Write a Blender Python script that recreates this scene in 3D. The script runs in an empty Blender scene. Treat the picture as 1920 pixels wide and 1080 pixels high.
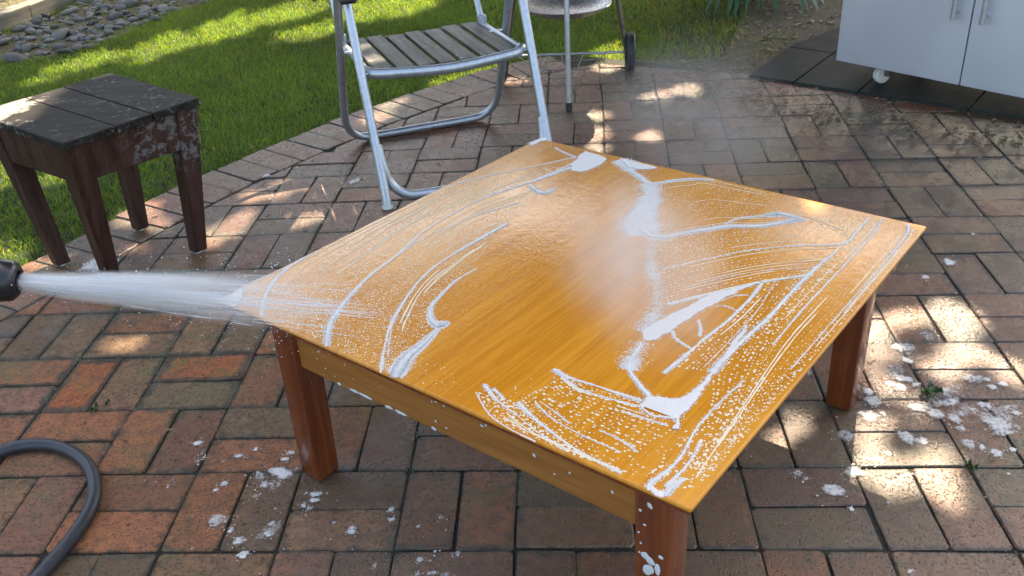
import bpy, bmesh, math, random
import numpy as np
from mathutils import Vector, Matrix
from mathutils.geometry import tessellate_polygon

# ------------------------------------------------------------------ measured layout (metres; camera stands over the origin, looks along +Y)
CAM_H, CAM_PITCH, CAM_ROLL, CAM_LENS = 1.3421, 0.52083, -0.05836, 34.001
GRID0, GRID_A = (-1.1225, 2.1172), -0.07637
WARP = [[-0.0024, 0.0081], [-0.0021, 0.0052], [0.0033, -0.0005], [-0.001, -0.0115], [-0.0048, 0.0048], [0.0096, -0.0039]]
TL, TB, TR, TF = (-0.5635, 1.62), (0.0917, 2.3669), (0.8522, 1.7491), (0.2227, 0.9711)
STREAKS = [
    ('near_left_arc', [(0.012, 0.203), (0.019, 0.154), (0.04, 0.099), (0.078, 0.047), (0.125, -0.0)], [3, 7, 11, 12, 9]),
    ('edge_line', [(0.001, 0.057), (0.005, 0.098), (0.013, 0.152), (0.013, 0.229)], [6, 5, 4, 3]),
    ('upper_line', [(0.186, 0.936), (0.132, 0.834), (0.064, 0.717), (0.027, 0.631)], [8, 7, 6, 4]),
    ('long_sweep', [(0.215, 0.875), (0.191, 0.783), (0.159, 0.688), (0.14, 0.6), (0.138, 0.512), (0.144, 0.42), (0.169, 0.321), (0.184, 0.225), (0.204, 0.16), (0.227, 0.102), (0.255, 0.051), (0.303, -0.001)], [14, 12, 9, 7, 6, 6, 8, 9, 11, 14, 18, 11]),
    ('branch_line', [(0.169, 0.321), (0.163, 0.4), (0.174, 0.479), (0.193, 0.56), (0.227, 0.653)], [5, 4, 4, 5, 7]),
    ('second_sweep', [(0.271, 0.553), (0.268, 0.485), (0.265, 0.382), (0.273, 0.293), (0.297, 0.22), (0.329, 0.148), (0.358, 0.099), (0.408, 0.033), (0.44, -0.005)], [15, 13, 9, 8, 7, 8, 6, 5, 7]),
    ('second_twin', [(0.297, 0.22), (0.339, 0.135), (0.376, 0.083), (0.415, 0.038)], [3, 4, 4, 3]),
    ('hook', [(0.344, 0.362), (0.341, 0.308), (0.353, 0.246), (0.367, 0.203), (0.394, 0.171), (0.423, 0.161), (0.429, 0.179)], [3, 4, 6, 9, 14, 22, 10]),
    ('hook_tail', [(0.429, 0.151), (0.44, 0.098), (0.444, 0.057), (0.457, 0.023), (0.47, -0.002)], [8, 20, 28, 36, 26]),
    ('curl', [(0.192, 0.739), (0.224, 0.724), (0.248, 0.723), (0.251, 0.756)], [14, 17, 14, 6]),
    ('far_corner_line', [(0.105, 0.96), (0.153, 0.943), (0.186, 0.936)], [5, 7, 8]),
    ('far_edge_line', [(0.182, 0.766), (0.196, 0.835), (0.203, 0.898), (0.209, 0.921)], [7, 9, 12, 12]),
    ('far_right_line', [(0.339, 0.936), (0.392, 0.908), (0.425, 0.892), (0.462, 0.936), (0.5, 0.969), (0.536, 0.986)], [12, 20, 16, 18, 14, 4]),
    ('fish_lower', [(0.527, 0.685), (0.558, 0.669), (0.586, 0.675), (0.613, 0.715), (0.65, 0.76), (0.674, 0.789), (0.73, 0.826), (0.766, 0.873), (0.792, 0.901)], [30, 34, 24, 22, 26, 24, 22, 18, 5]),
    ('fish_upper', [(0.661, 0.795), (0.676, 0.836), (0.713, 0.872), (0.736, 0.897), (0.769, 0.899), (0.792, 0.901)], [6, 7, 10, 22, 14, 4]),
    ('right_line', [(0.653, 0.558), (0.704, 0.638), (0.759, 0.716), (0.822, 0.778), (0.897, 0.836), (0.901, 0.896), (0.899, 0.984)], [8, 8, 8, 8, 9, 9, 9]),
    ('wedge_top', [(0.727, 0.446), (0.77, 0.515), (0.829, 0.606), (0.888, 0.678), (0.893, 0.717), (0.9, 0.795)], [12, 10, 10, 9, 9, 6]),
    ('wedge_side', [(0.833, 0.608), (0.84, 0.556), (0.842, 0.458), (0.835, 0.369), (0.834, 0.325), (0.83, 0.254)], [8, 10, 11, 12, 12, 9]),
    ('long_drain', [(0.893, 0.717), (0.893, 0.618), (0.896, 0.502), (0.892, 0.408), (0.892, 0.345), (0.893, 0.297)], [9, 13, 14, 16, 17, 20]),
    ('rib_line', [(0.778, 0.373), (0.798, 0.353), (0.838, 0.34)], [6, 7, 5]),
    ('rib_line', [(0.798, 0.429), (0.815, 0.406), (0.825, 0.384)], [5, 6, 4]),
    ('rib_line', [(0.799, 0.483), (0.814, 0.497), (0.842, 0.493)], [4, 4, 3]),
    ('rib_line', [(0.8, 0.507), (0.814, 0.539), (0.832, 0.555)], [4, 4, 3]),
    ('outer_line', [(0.923, 0.987), (0.933, 0.904), (0.934, 0.743), (0.934, 0.58), (0.939, 0.426)], [6, 7, 6, 6, 5]),
    ('outermost_line', [(0.976, 0.989), (0.988, 0.939), (0.992, 0.811), (0.993, 0.654), (0.993, 0.506), (0.993, 0.374)], [9, 7, 5, 5, 5, 5]),
    ('thin_line', [(0.718, 0.51), (0.771, 0.598), (0.828, 0.665), (0.889, 0.715)], [4, 4, 4, 4]),
    ('thin_line', [(0.853, 0.621), (0.87, 0.512), (0.874, 0.396), (0.875, 0.303)], [3, 3, 3, 3]),
    ('neck', [(0.754, 0.31), (0.772, 0.241), (0.808, 0.209), (0.843, 0.187)], [8, 10, 12, 14]),
    ('tail_line', [(0.674, 0.163), (0.709, 0.158), (0.752, 0.163), (0.791, 0.166), (0.84, 0.17)], [12, 9, 8, 8, 10]),
    ('tail_line', [(0.698, 0.154), (0.739, 0.142), (0.782, 0.145), (0.845, 0.156)], [5, 6, 5, 6]),
    ('tail_line', [(0.826, 0.13), (0.866, 0.134), (0.904, 0.139)], [4, 5, 4]),
    ('tail_line', [(0.717, 0.147), (0.747, 0.137)], [6, 3]),
    ('arc_line', [(0.681, 0.058), (0.718, 0.043), (0.776, 0.026), (0.827, 0.014), (0.87, 0.011), (0.903, 0.009)], [11, 8, 7, 7, 6, 4]),
    ('arc_line', [(0.607, 0.042), (0.66, 0.01), (0.706, -0.001), (0.762, -0.004)], [5, 5, 5, 7]),
    ('arc_line', [(0.605, 0.066), (0.646, 0.046), (0.7, 0.031), (0.752, 0.016), (0.815, 0.006)], [9, 5, 4, 4, 3]),
    ('arc_line', [(0.625, 0.066), (0.657, 0.053)], [6, 4]),
    ('arc_line', [(0.706, 0.071), (0.756, 0.054), (0.808, 0.048), (0.879, 0.047)], [5, 4, 4, 3]),
    ('arc_line', [(0.825, 0.073), (0.865, 0.07), (0.898, 0.062)], [3, 4, 3]),
    ('arc_line', [(0.709, 0.08), (0.743, 0.071), (0.777, 0.061)], [4, 4, 3]),
    ('near_edge_line', [(0.961, 0.138), (0.97, 0.093), (0.971, 0.05), (0.97, 0.019)], [4, 5, 6, 8]),
    ('near_edge_line', [(0.945, 0.308), (0.941, 0.237), (0.942, 0.159), (0.954, 0.094), (0.955, 0.051), (0.949, 0.014), (0.953, -0.001)], [4, 5, 6, 7, 8, 11, 10]),
    ('near_edge_line', [(0.978, 0.005), (0.978, 0.025), (0.981, 0.048)], [12, 9, 5]),
    ('splash_ridge', [(0.287, 0.975), (0.352, 0.944), (0.418, 0.894), (0.462, 0.835), (0.491, 0.75), (0.517, 0.691), (0.546, 0.671)], [26, 34, 34, 30, 40, 52, 40]),
    ('splash_ridge', [(0.575, 0.645), (0.616, 0.572), (0.659, 0.516), (0.699, 0.464), (0.723, 0.407), (0.737, 0.343)], [22, 20, 24, 26, 24, 30]),
    ('splash_ridge', [(0.752, 0.315), (0.765, 0.268), (0.777, 0.231)], [30, 28, 22]),
]
POOLS = {
    'corner_foam': [(0.003, -0.004), (0.004, 0.031), (0.004, 0.055), (0.036, 0.028), (0.055, -0.005), (0.023, -0.008)],
    'far_tip_foam': [(0.027, 0.949), (0.038, 1.001), (0.057, 0.993), (0.051, 0.962), (0.048, 0.936)],
    'far_patch': [(0.181, 0.982), (0.24, 0.975), (0.264, 0.953), (0.265, 0.899), (0.249, 0.863), (0.219, 0.864), (0.196, 0.913)],
    'far_patch_right': [(0.282, 0.988), (0.333, 0.986), (0.39, 0.982), (0.383, 0.962), (0.34, 0.944), (0.305, 0.962)],
    'wedge_pool': [(0.733, 0.34), (0.738, 0.382), (0.755, 0.445), (0.776, 0.528), (0.831, 0.612), (0.814, 0.558), (0.797, 0.489), (0.783, 0.409), (0.776, 0.362), (0.769, 0.33), (0.755, 0.317)],
    'drain_pool': [(0.84, 0.165), (0.842, 0.189), (0.876, 0.203), (0.889, 0.232), (0.889, 0.288), (0.881, 0.368), (0.873, 0.456), (0.887, 0.438), (0.896, 0.331), (0.905, 0.254), (0.912, 0.203), (0.911, 0.174), (0.919, 0.144), (0.919, 0.132), (0.907, 0.153), (0.888, 0.147), (0.869, 0.143), (0.849, 0.15)],
    'near_corner_foam': [(0.948, 0.005), (0.951, 0.012), (0.965, 0.009), (0.976, 0.015), (0.979, 0.004), (0.976, -0.004), (0.966, -0.006)],
}
WASH = [(0.26, 0.786), (0.282, 0.91), (0.362, 0.902), (0.487, 0.743), (0.573, 0.592), (0.676, 0.481), (0.74, 0.346), (0.777, 0.234), (0.713, 0.173), (0.639, 0.097), (0.557, 0.087), (0.458, 0.16), (0.375, 0.287), (0.304, 0.422), (0.251, 0.596)]
SUN_GAPS = [
    (-1.807, 5.224, 0.03676, 0.02382, 0.13344), (-2.112, 5.023, 0.01782, 0.01394, 0.07094), (-2.241, 4.779, 0.00914, 0.0024, 0.02753), (-1.509, 5.556, 0.04371, 0.02196, 0.14585), (-1.223, 5.829, 0.0738, 0.03889, 0.09919), (-1.021, 5.326, 0.04284, 0.02244, 0.04466),
    (-0.651, 5.77, 0.11291, 0.01106, 0.10649), (-3.033, 6.3, 0.08563, -0.10471, 0.34094), (-1.947, 3.577, 0.0136, -0.0262, 0.06049), (-1.598, 2.768, 0.0119, -0.00969, 0.02043), (-1.474, 2.672, 0.01052, 0.00065, 0.00318), (-1.255, 3.004, 0.00769, 0.00142, 0.01209),
    (-1.138, 2.877, 0.00159, -0.00102, 0.00295), (-1.667, 3.399, 0.00414, -0.00051, 0.01004), (-1.183, 2.742, 0.00275, 0.00029, 0.00073), (-0.883, 3.081, 0.001, -3e-05, 0.0041), (-0.785, 3.127, 0.00195, 0.00141, 0.00992), (-0.876, 2.923, 0.0017, 0.00161, 0.00545),
    (-0.879, 2.816, 0.0021, 0.00145, 0.00203), (-0.633, 3.118, 0.00292, -0.00129, 0.00644), (-0.943, 2.794, 0.00361, 0.00199, 0.00433), (-0.549, 2.919, 0.0019, 0.00092, 0.00293), (-0.683, 2.877, 0.00278, 0.00234, 0.00494), (-1.036, 2.178, 0.00448, 0.00052, 0.00148),
    (-0.014, 4.455, 0.01403, 0.00122, 0.0135), (-0.185, 4.325, 0.01831, 0.0117, 0.01871), (0.527, 4.366, 0.00968, 0.00889, 0.02115), (0.054, 4.2, 0.00561, -0.00096, 0.00336), (-0.526, 3.802, 0.00907, 0.00503, 0.00828), (-0.466, 4.003, 0.00791, 0.00475, 0.00698),
    (0.226, 3.548, 0.0019, 0.00137, 0.00396), (0.355, 3.544, 0.00596, -0.00089, 0.00108), (0.336, 3.456, 0.00779, -0.00113, 0.00142), (0.551, 3.444, 0.00167, 0.00048, 0.00485), (0.345, 3.345, 0.00285, -0.00018, 0.00253), (0.36, 3.695, 0.0064, -0.00074, 0.00359),
    (0.648, 3.887, 0.00532, 0.0017, 0.00432), (0.811, 3.927, 0.01096, -0.00028, 0.00906), (0.548, 4.653, 0.01194, 0.00192, 0.0371), (0.917, 2.038, 0.00229, 0.00245, 0.00664), (1.003, 2.08, 0.00252, -1e-05, 0.00269), (1.122, 2.072, 0.00469, 0.00148, 0.00675),
    (1.083, 1.904, 0.00451, 0.00032, 0.00343), (1.018, 1.892, 0.00136, 0.00045, 0.00137), (0.861, 1.922, 0.00058, 0.00034, 0.00109), (0.921, 1.893, 0.00059, 0.00024, 0.00077), (0.837, 1.826, 0.0005, 0.00021, 0.0007), (0.985, 1.814, 0.002, 1e-05, 0.00117),
    (0.867, 1.756, 0.00277, 1e-05, 0.00075), (0.506, 1.586, 0.00116, -6e-05, 0.00198), (0.615, 1.66, 0.00159, 0.00142, 0.004), (0.503, 1.521, 0.00098, -0.00033, 0.00024), (0.772, 1.645, 0.00171, 0.00014, 0.00082), (0.726, 1.563, 0.00097, 0.00056, 0.00181),
    (0.849, 1.536, 0.00211, -3e-05, 0.00136), (0.785, 1.511, 0.00116, 1e-05, 0.0003), (0.726, 1.464, 0.0017, 0.00075, 0.00238), (0.82, 1.437, 0.00114, 0.00104, 0.00422), (0.659, 1.495, 0.00029, 0.00011, 0.0004), (0.863, 1.655, 0.00169, 5e-05, 0.00054),
    (1.146, 1.809, 0.00158, 0.00196, 0.00422), (-1.553, 2.366, 0.01012, -0.00437, 0.03764), (-1.51, 2.512, 0.00122, 0.0001, 0.00338),
]
SPLATS_RIGHT = [
    (0.696, 1.62, 0.029, 0.0203), (0.945, 1.939, 0.0226, 0.024), (1.015, 1.982, 0.0216, 0.0274), (0.927, 1.939, 0.0176, 0.0216), (0.929, 1.881, 0.0135, 0.0162), (0.892, 1.812, 0.0239, 0.0197),
    (0.857, 1.794, 0.0143, 0.0129), (0.875, 1.778, 0.0154, 0.0149), (0.912, 1.785, 0.0142, 0.0108), (0.796, 1.769, 0.0142, 0.0188), (0.796, 1.735, 0.0233, 0.0224), (0.768, 1.683, 0.0251, 0.0272),
    (0.8, 1.687, 0.0091, 0.0118), (0.883, 1.701, 0.0229, 0.0201), (0.912, 1.675, 0.0204, 0.0237), (0.82, 1.603, 0.0242, 0.0221), (0.845, 1.587, 0.0175, 0.0165), (0.952, 1.714, 0.0298, 0.0164),
    (0.985, 1.681, 0.0362, 0.0201), (0.962, 1.753, 0.0163, 0.0169), (1.048, 1.796, 0.0236, 0.0264), (1.075, 1.76, 0.0116, 0.013), (1.026, 1.63, 0.0331, 0.031), (0.945, 1.656, 0.0202, 0.0196),
    (1.027, 1.696, 0.0182, 0.0144), (1.074, 1.682, 0.0248, 0.0163), (0.937, 1.571, 0.0195, 0.0165), (0.958, 1.555, 0.0086, 0.0109), (0.98, 1.536, 0.016, 0.0144), (1.017, 1.543, 0.0075, 0.0109),
    (0.675, 1.505, 0.0255, 0.02), (0.617, 1.454, 0.0229, 0.0222), (0.562, 1.51, 0.0128, 0.0116), (0.573, 1.491, 0.0074, 0.0066), (0.634, 1.398, 0.0061, 0.0076), (0.763, 1.556, 0.0097, 0.0106),
    (0.739, 1.537, 0.0107, 0.0104), (0.72, 1.539, 0.0086, 0.0087), (0.598, 1.886, 0.0174, 0.0134), (0.684, 1.855, 0.0123, 0.011), (0.742, 1.466, 0.0073, 0.0066), (0.683, 1.233, 0.0075, 0.0066),
    (1.222, 2.34, 0.02, 0.0225), (1.125, 2.266, 0.0112, 0.0152), (1.357, 2.494, 0.0089, 0.0108), (1.103, 1.77, 0.014, 0.011), (1.075, 1.789, 0.0094, 0.0111), (1.082, 1.662, 0.0157, 0.0121),
    (1.023, 1.599, 0.0218, 0.0171), (0.941, 1.619, 0.0155, 0.0115),
]
SPLATS_LEFT = [
    (-0.559, 1.6, 0.0151, 0.0193), (-0.514, 1.606, 0.0278, 0.0228), (-0.538, 1.569, 0.0183, 0.0154), (-0.505, 1.67, 0.0143, 0.0093), (-0.513, 1.65, 0.0118, 0.0091), (-0.556, 1.536, 0.009, 0.01),
    (-0.618, 1.473, 0.0242, 0.0221), (-0.505, 1.453, 0.0108, 0.0123), (-0.504, 1.426, 0.0129, 0.0121), (-0.559, 1.409, 0.017, 0.0164), (-0.546, 1.372, 0.0147, 0.0115), (-0.584, 1.44, 0.0087, 0.0092),
    (-0.63, 1.581, 0.0127, 0.0105), (-0.721, 1.725, 0.0123, 0.0118), (-0.694, 1.673, 0.006, 0.0076), (-0.749, 1.586, 0.0058, 0.0053), (-0.643, 1.562, 0.0069, 0.0069), (-0.619, 1.67, 0.0108, 0.0094),
    (-0.585, 1.69, 0.0072, 0.0076), (-0.436, 1.488, 0.0088, 0.0079), (-0.429, 1.532, 0.0179, 0.0099), (-0.429, 1.514, 0.0111, 0.0113), (-0.449, 1.5, 0.0088, 0.008), (-0.342, 1.416, 0.0095, 0.0103),
    (-0.341, 1.427, 0.0053, 0.006), (-0.269, 1.474, 0.0076, 0.0093), (-0.266, 1.444, 0.0075, 0.0076), (-0.381, 1.444, 0.0054, 0.0046), (-0.166, 1.44, 0.0075, 0.009), (-0.203, 1.331, 0.0081, 0.0082),
    (-0.132, 1.341, 0.0081, 0.0096), (-0.206, 1.296, 0.009, 0.0053), (-0.179, 1.296, 0.01, 0.0066), (-0.151, 1.291, 0.0089, 0.0065), (-0.288, 1.322, 0.0051, 0.0054), (-0.212, 1.42, 0.0042, 0.0044),
    (-1.264, 2.625, 0.0478, 0.0519), (-0.53, 3.158, 0.0232, 0.0285), (-0.86, 3.254, 0.02, 0.0203),
]
TH = 0.427                                   # height of the table top
SUN_EL = math.radians(50.0)
SUN_H = np.array([0.38, 0.925]); SUN_H /= np.linalg.norm(SUN_H)      # horizontal direction towards the sun

scene = bpy.context.scene
COL = scene.collection
rng = np.random.default_rng(7)
random.seed(7)

# ------------------------------------------------------------------ camera
cp, sp = math.cos(CAM_PITCH), math.sin(CAM_PITCH)
FWD = np.array([0, cp, -sp]); UP0 = np.array([0, sp, cp]); RT0 = np.array([1.0, 0, 0])
CR, SR = math.cos(CAM_ROLL), math.sin(CAM_ROLL)
RT = CR * RT0 + SR * UP0; UPV = -SR * RT0 + CR * UP0
camd = bpy.data.cameras.new('camera'); cam = bpy.data.objects.new('camera', camd); COL.objects.link(cam)
m = Matrix.Identity(4)
for i in range(3):
    m[i][0], m[i][1], m[i][2] = RT[i], UPV[i], -FWD[i]
m[2][3] = CAM_H
cam.matrix_world = m
camd.lens = CAM_LENS; camd.sensor_width = 36; camd.clip_start = 0.05; camd.clip_end = 300
scene.camera = cam

# ------------------------------------------------------------------ sky, sun, exposure
world = bpy.data.worlds.new('World'); scene.world = world; world.use_nodes = True
wn = world.node_tree.nodes; wl = world.node_tree.links
sky = wn.new('ShaderNodeTexSky'); sky.sky_type = 'NISHITA'; sky.sun_disc = False
sky.sun_elevation = SUN_EL; sky.sun_rotation = math.atan2(SUN_H[0], SUN_H[1])
sky.air_density = 1.0; sky.dust_density = 3.0; sky.ozone_density = 1.0
wl.new(sky.outputs[0], wn['Background'].inputs[0]); wn['Background'].inputs[1].default_value = 0.15
sd = bpy.data.lights.new('sun', 'SUN'); sun = bpy.data.objects.new('sun', sd); COL.objects.link(sun)
sd.energy = 5.0; sd.angle = math.radians(0.5); sd.color = (1.0, 0.93, 0.80)
SUND = Vector((SUN_H[0] * math.cos(SUN_EL), SUN_H[1] * math.cos(SUN_EL), math.sin(SUN_EL)))
sun.rotation_euler = SUND.to_track_quat('Z', 'Y').to_euler(); sun.location = SUND * 30
vs = scene.view_settings
vs.view_transform = 'Standard'; vs.look = 'None'; vs.gamma = 1.0; vs.use_curve_mapping = False
vs.exposure = 2.0
vs.use_white_balance = True; vs.white_balance_temperature = 7500; vs.white_balance_tint = 10
scene.cycles.use_denoising = True
scene.cycles.max_bounces = 8; scene.cycles.diffuse_bounces = 3; scene.cycles.glossy_bounces = 4
scene.cycles.transmission_bounces = 4; scene.cycles.volume_bounces = 2; scene.cycles.sample_clamp_indirect = 6.0
scene.cycles.volume_step_rate = 1.0

# ------------------------------------------------------------------ helpers
class MB:
    """collects shapes, links them as one mesh object"""
    def __init__(s): s.v = []; s.f = []; s.a = []
    def add(s, vs, fs, thick=None):
        o = len(s.v); s.a += list(thick) if thick is not None else [1.0] * len(vs); s.v += [tuple(p) for p in vs]; s.f += [tuple(i + o for i in f) for f in fs]; return s
    def box(s, c, d, M=None):
        x, y, z = [k / 2 for k in d]
        p = [Vector((sx * x, sy * y, sz * z)) for sz in (-1, 1) for sx, sy in ((-1, -1), (1, -1), (1, 1), (-1, 1))]
        if M is not None: p = [M @ q for q in p]
        p = [q + Vector(c) for q in p]
        return s.add(p, [(3, 2, 1, 0), (4, 5, 6, 7), (0, 1, 5, 4), (1, 2, 6, 5), (2, 3, 7, 6), (3, 0, 4, 7)])
    def hexa(s, bot, top):
        return s.add(list(bot) + list(top), [(3, 2, 1, 0), (4, 5, 6, 7), (0, 1, 5, 4), (1, 2, 6, 5), (2, 3, 7, 6), (3, 0, 4, 7)])
    def tube(s, pts, r, n=12, cap=True, flat=None):
        pts = [Vector(p) for p in pts]; N = len(pts)
        rr = r if isinstance(r, (list, tuple)) else [r] * N
        t = (pts[1] - pts[0]).normalized()
        a = t.orthogonal().normalized()
        if flat is not None: a = (Vector(flat[0]) - t * t.dot(Vector(flat[0]))).normalized()
        vs = []; fs = []
        for i in range(N):
            tn = (pts[min(i + 1, N - 1)] - pts[max(i - 1, 0)]).normalized()
            if flat is not None: a = Vector(flat[0])
            a = (a - tn * tn.dot(a)).normalized(); b = tn.cross(a)
            ka, kb = (1, 1) if flat is None else flat[1]
            for k in range(n):
                w = 2 * math.pi * k / n
                vs.append(pts[i] + a * (rr[i] * ka * math.cos(w)) + b * (rr[i] * kb * math.sin(w)))
        for i in range(N - 1):
            for k in range(n):
                k2 = (k + 1) % n
                fs.append((i * n + k, i * n + k2, (i + 1) * n + k2, (i + 1) * n + k))
        if cap:
            fs.append(tuple(range(n - 1, -1, -1))); fs.append(tuple((N - 1) * n + k for k in range(n)))
        return s.add(vs, fs)
    def lathe(s, prof, M=None, n=28, cap=True):
        vs = []; fs = []; N = len(prof)
        for r, z in prof:
            for k in range(n):
                w = 2 * math.pi * k / n; vs.append(Vector((r * math.cos(w), r * math.sin(w), z)))
        for i in range(N - 1):
            for k in range(n):
                k2 = (k + 1) % n; fs.append((i * n + k, i * n + k2, (i + 1) * n + k2, (i + 1) * n + k))
        if cap:
            fs.append(tuple(range(n - 1, -1, -1))); fs.append(tuple((N - 1) * n + k for k in range(n)))
        if M is not None: vs = [M @ q for q in vs]
        return s.add(vs, fs)
    def build(s, name, mat, parent=None, smooth=False, bevel=0, seg=2):
        me = bpy.data.meshes.new(name); me.from_pydata(s.v, [], s.f)
        if bevel:
            bm = bmesh.new(); bm.from_mesh(me); bmesh.ops.recalc_face_normals(bm, faces=bm.faces)
            bmesh.ops.bevel(bm, geom=[e for e in bm.edges if e.is_manifold and e.calc_face_angle(0) > 0.6], offset=bevel, segments=seg, profile=0.5, affect='EDGES')
            bm.to_mesh(me); bm.free()
        me.materials.append(mat)
        if s.a and min(s.a) < 1.0 and len(s.a) == len(me.vertices):
            me.attributes.new('thick', 'FLOAT', 'POINT').data.foreach_set('value', np.array(s.a, np.float32))
        if smooth:
            me.polygons.foreach_set('use_smooth', [True] * len(me.polygons))
            if smooth == 'auto':
                me.set_sharp_from_angle(angle=math.radians(40))
        me.update()
        o = bpy.data.objects.new(name, me); COL.objects.link(o); o.parent = parent
        return o

def tag(o, label=None, cat=None, group=None, kind=None):
    for k, v in (('label', label), ('category', cat), ('group', group), ('kind', kind)):
        if v: o[k] = v
    return o
def root(name, loc=(0, 0, 0), rz=0.0):
    o = bpy.data.objects.new(name, None); o.empty_display_size = 0.1; COL.objects.link(o)
    o.location = loc; o.rotation_euler = (0, 0, rz); return o
def spline(pts, step):
    """Catmull-Rom through the points, resampled about every step"""
    P_ = [np.array(p, float) for p in pts]; P_ = [2 * P_[0] - P_[1]] + P_ + [2 * P_[-1] - P_[-2]]
    out = []
    for i in range(1, len(P_) - 2):
        n = max(2, int(np.linalg.norm(P_[i + 1] - P_[i]) / step))
        for k in range(n):
            t = k / n; a, b, c, d = P_[i - 1:i + 3]
            out.append(0.5 * (2 * b + (c - a) * t + (2 * a - 5 * b + 4 * c - d) * t * t + (3 * b - a - 3 * c + d) * t ** 3))
    out.append(P_[-2]); return out
def np_mesh(name, V, F, mat, parent=None, attr=None, smooth=False):
    """V (n,3), F (m,k): one mesh from arrays; attr = {name: (n,4) colours}"""
    me = bpy.data.meshes.new(name); k = F.shape[1]
    me.vertices.add(len(V)); me.vertices.foreach_set('co', np.ascontiguousarray(V, np.float32).ravel())
    me.loops.add(F.size); me.loops.foreach_set('vertex_index', np.ascontiguousarray(F, np.int32).ravel())
    me.polygons.add(len(F)); me.polygons.foreach_set('loop_start', np.arange(len(F), dtype=np.int32) * k)
    if smooth: me.polygons.foreach_set('use_smooth', np.ones(len(F), bool))
    me.update(calc_edges=True)
    for an, av in (attr or {}).items():
        a = me.attributes.new(an, 'FLOAT_COLOR', 'POINT'); a.data.foreach_set('color', np.ascontiguousarray(av, np.float32).ravel())
    me.materials.append(mat); me.validate()
    o = bpy.data.objects.new(name, me); COL.objects.link(o); o.parent = parent
    return o
def project(X):
    d = np.asarray(X, float) - np.array([0, 0, CAM_H]); w = d @ FWD
    return 0.5 + CAM_LENS / 36 * (d @ RT) / w, 0.5 - CAM_LENS / 36 * 16 / 9 * (d @ UPV) / w, w

# ------------------------------------------------------------------ material helpers
class NT:
    def __init__(s, name):
        s.m = bpy.data.materials.new(name); s.m.use_nodes = True
        s.n = s.m.node_tree.nodes; s.l = s.m.node_tree.links
        s.b = s.n['Principled BSDF']; s.out = s.n['Material Output']
    def put(s, sock, v):
        if hasattr(v, 'bl_idname') or isinstance(v, bpy.types.NodeSocket): s.l.new(v, sock)
        elif isinstance(v, tuple) and len(v) == 3 and sock.type == 'RGBA': sock.default_value = (*v, 1)
        else: sock.default_value = v
    def set(s, **k):
        for a, v in k.items(): s.put(s.b.inputs[a.replace('_', ' ')], v)
        return s
    def coord(s, kind='Object'): return s.n.new('ShaderNodeTexCoord').outputs[kind]
    def pos(s): return s.n.new('ShaderNodeNewGeometry').outputs['Position']
    def mapping(s, v, scale=(1, 1, 1), loc=(0, 0, 0), rot=(0, 0, 0)):
        n = s.n.new('ShaderNodeMapping'); s.l.new(v, n.inputs[0])
        n.inputs['Scale'].default_value = scale; n.inputs['Location'].default_value = loc; n.inputs['Rotation'].default_value = rot
        return n.outputs[0]
    def noise(s, v, scale, detail=4, rough=0.55, dist=0.0):
        n = s.n.new('ShaderNodeTexNoise'); s.l.new(v, n.inputs['Vector'])
        n.inputs['Scale'].default_value = scale; n.inputs['Detail'].default_value = detail
        n.inputs['Roughness'].default_value = rough; n.inputs['Distortion'].default_value = dist
        return n.outputs['Fac']
    def voro(s, v, scale, out='Distance', feature='F1'):
        n = s.n.new('ShaderNodeTexVoronoi'); n.feature = feature; s.l.new(v, n.inputs['Vector']); n.inputs['Scale'].default_value = scale
        return n.outputs[out]
    def ramp(s, v, a, b, c0=0.0, c1=1.0):
        n = s.n.new('ShaderNodeMapRange'); n.interpolation_type = 'SMOOTHSTEP'; s.l.new(v, n.inputs[0])
        n.inputs[1].default_value = a; n.inputs[2].default_value = b; n.inputs[3].default_value = c0; n.inputs[4].default_value = c1
        return n.outputs[0]
    def mix(s, f, a, b, blend='MIX'):
        n = s.n.new('ShaderNodeMix'); n.data_type = 'RGBA'; n.blend_type = blend
        s.put(n.inputs['Factor'], f); s.put(n.inputs[6], a); s.put(n.inputs[7], b); return n.outputs[2]
    def math(s, op, a, b=0.0, clamp=False):
        n = s.n.new('ShaderNodeMath'); n.operation = op; n.use_clamp = clamp; s.put(n.inputs[0], a); s.put(n.inputs[1], b); return n.outputs[0]
    def bump(s, h, strength=0.3, dist=0.002, nrm=None):
        n = s.n.new('ShaderNodeBump'); s.put(n.inputs['Height'], h); n.inputs['Strength'].default_value = strength; n.inputs['Distance'].default_value = dist
        if nrm is not None: s.l.new(nrm, n.inputs['Normal'])
        s.l.new(n.outputs[0], s.b.inputs['Normal']); return n.outputs[0]
    def attr(s, name, out='Color'):
        n = s.n.new('ShaderNodeAttribute'); n.attribute_name = name; return n.outputs[out]
    def vdist(s, v, c):
        n = s.n.new('ShaderNodeVectorMath'); n.operation = 'DISTANCE'; s.l.new(v, n.inputs[0]); n.inputs[1].default_value = c; return n.outputs['Value']
    def rand(s): return s.n.new('ShaderNodeObjectInfo').outputs['Random']
    def sep(s, v):
        n = s.n.new('ShaderNodeSeparateXYZ'); s.l.new(v, n.inputs[0]); return n.outputs

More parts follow.
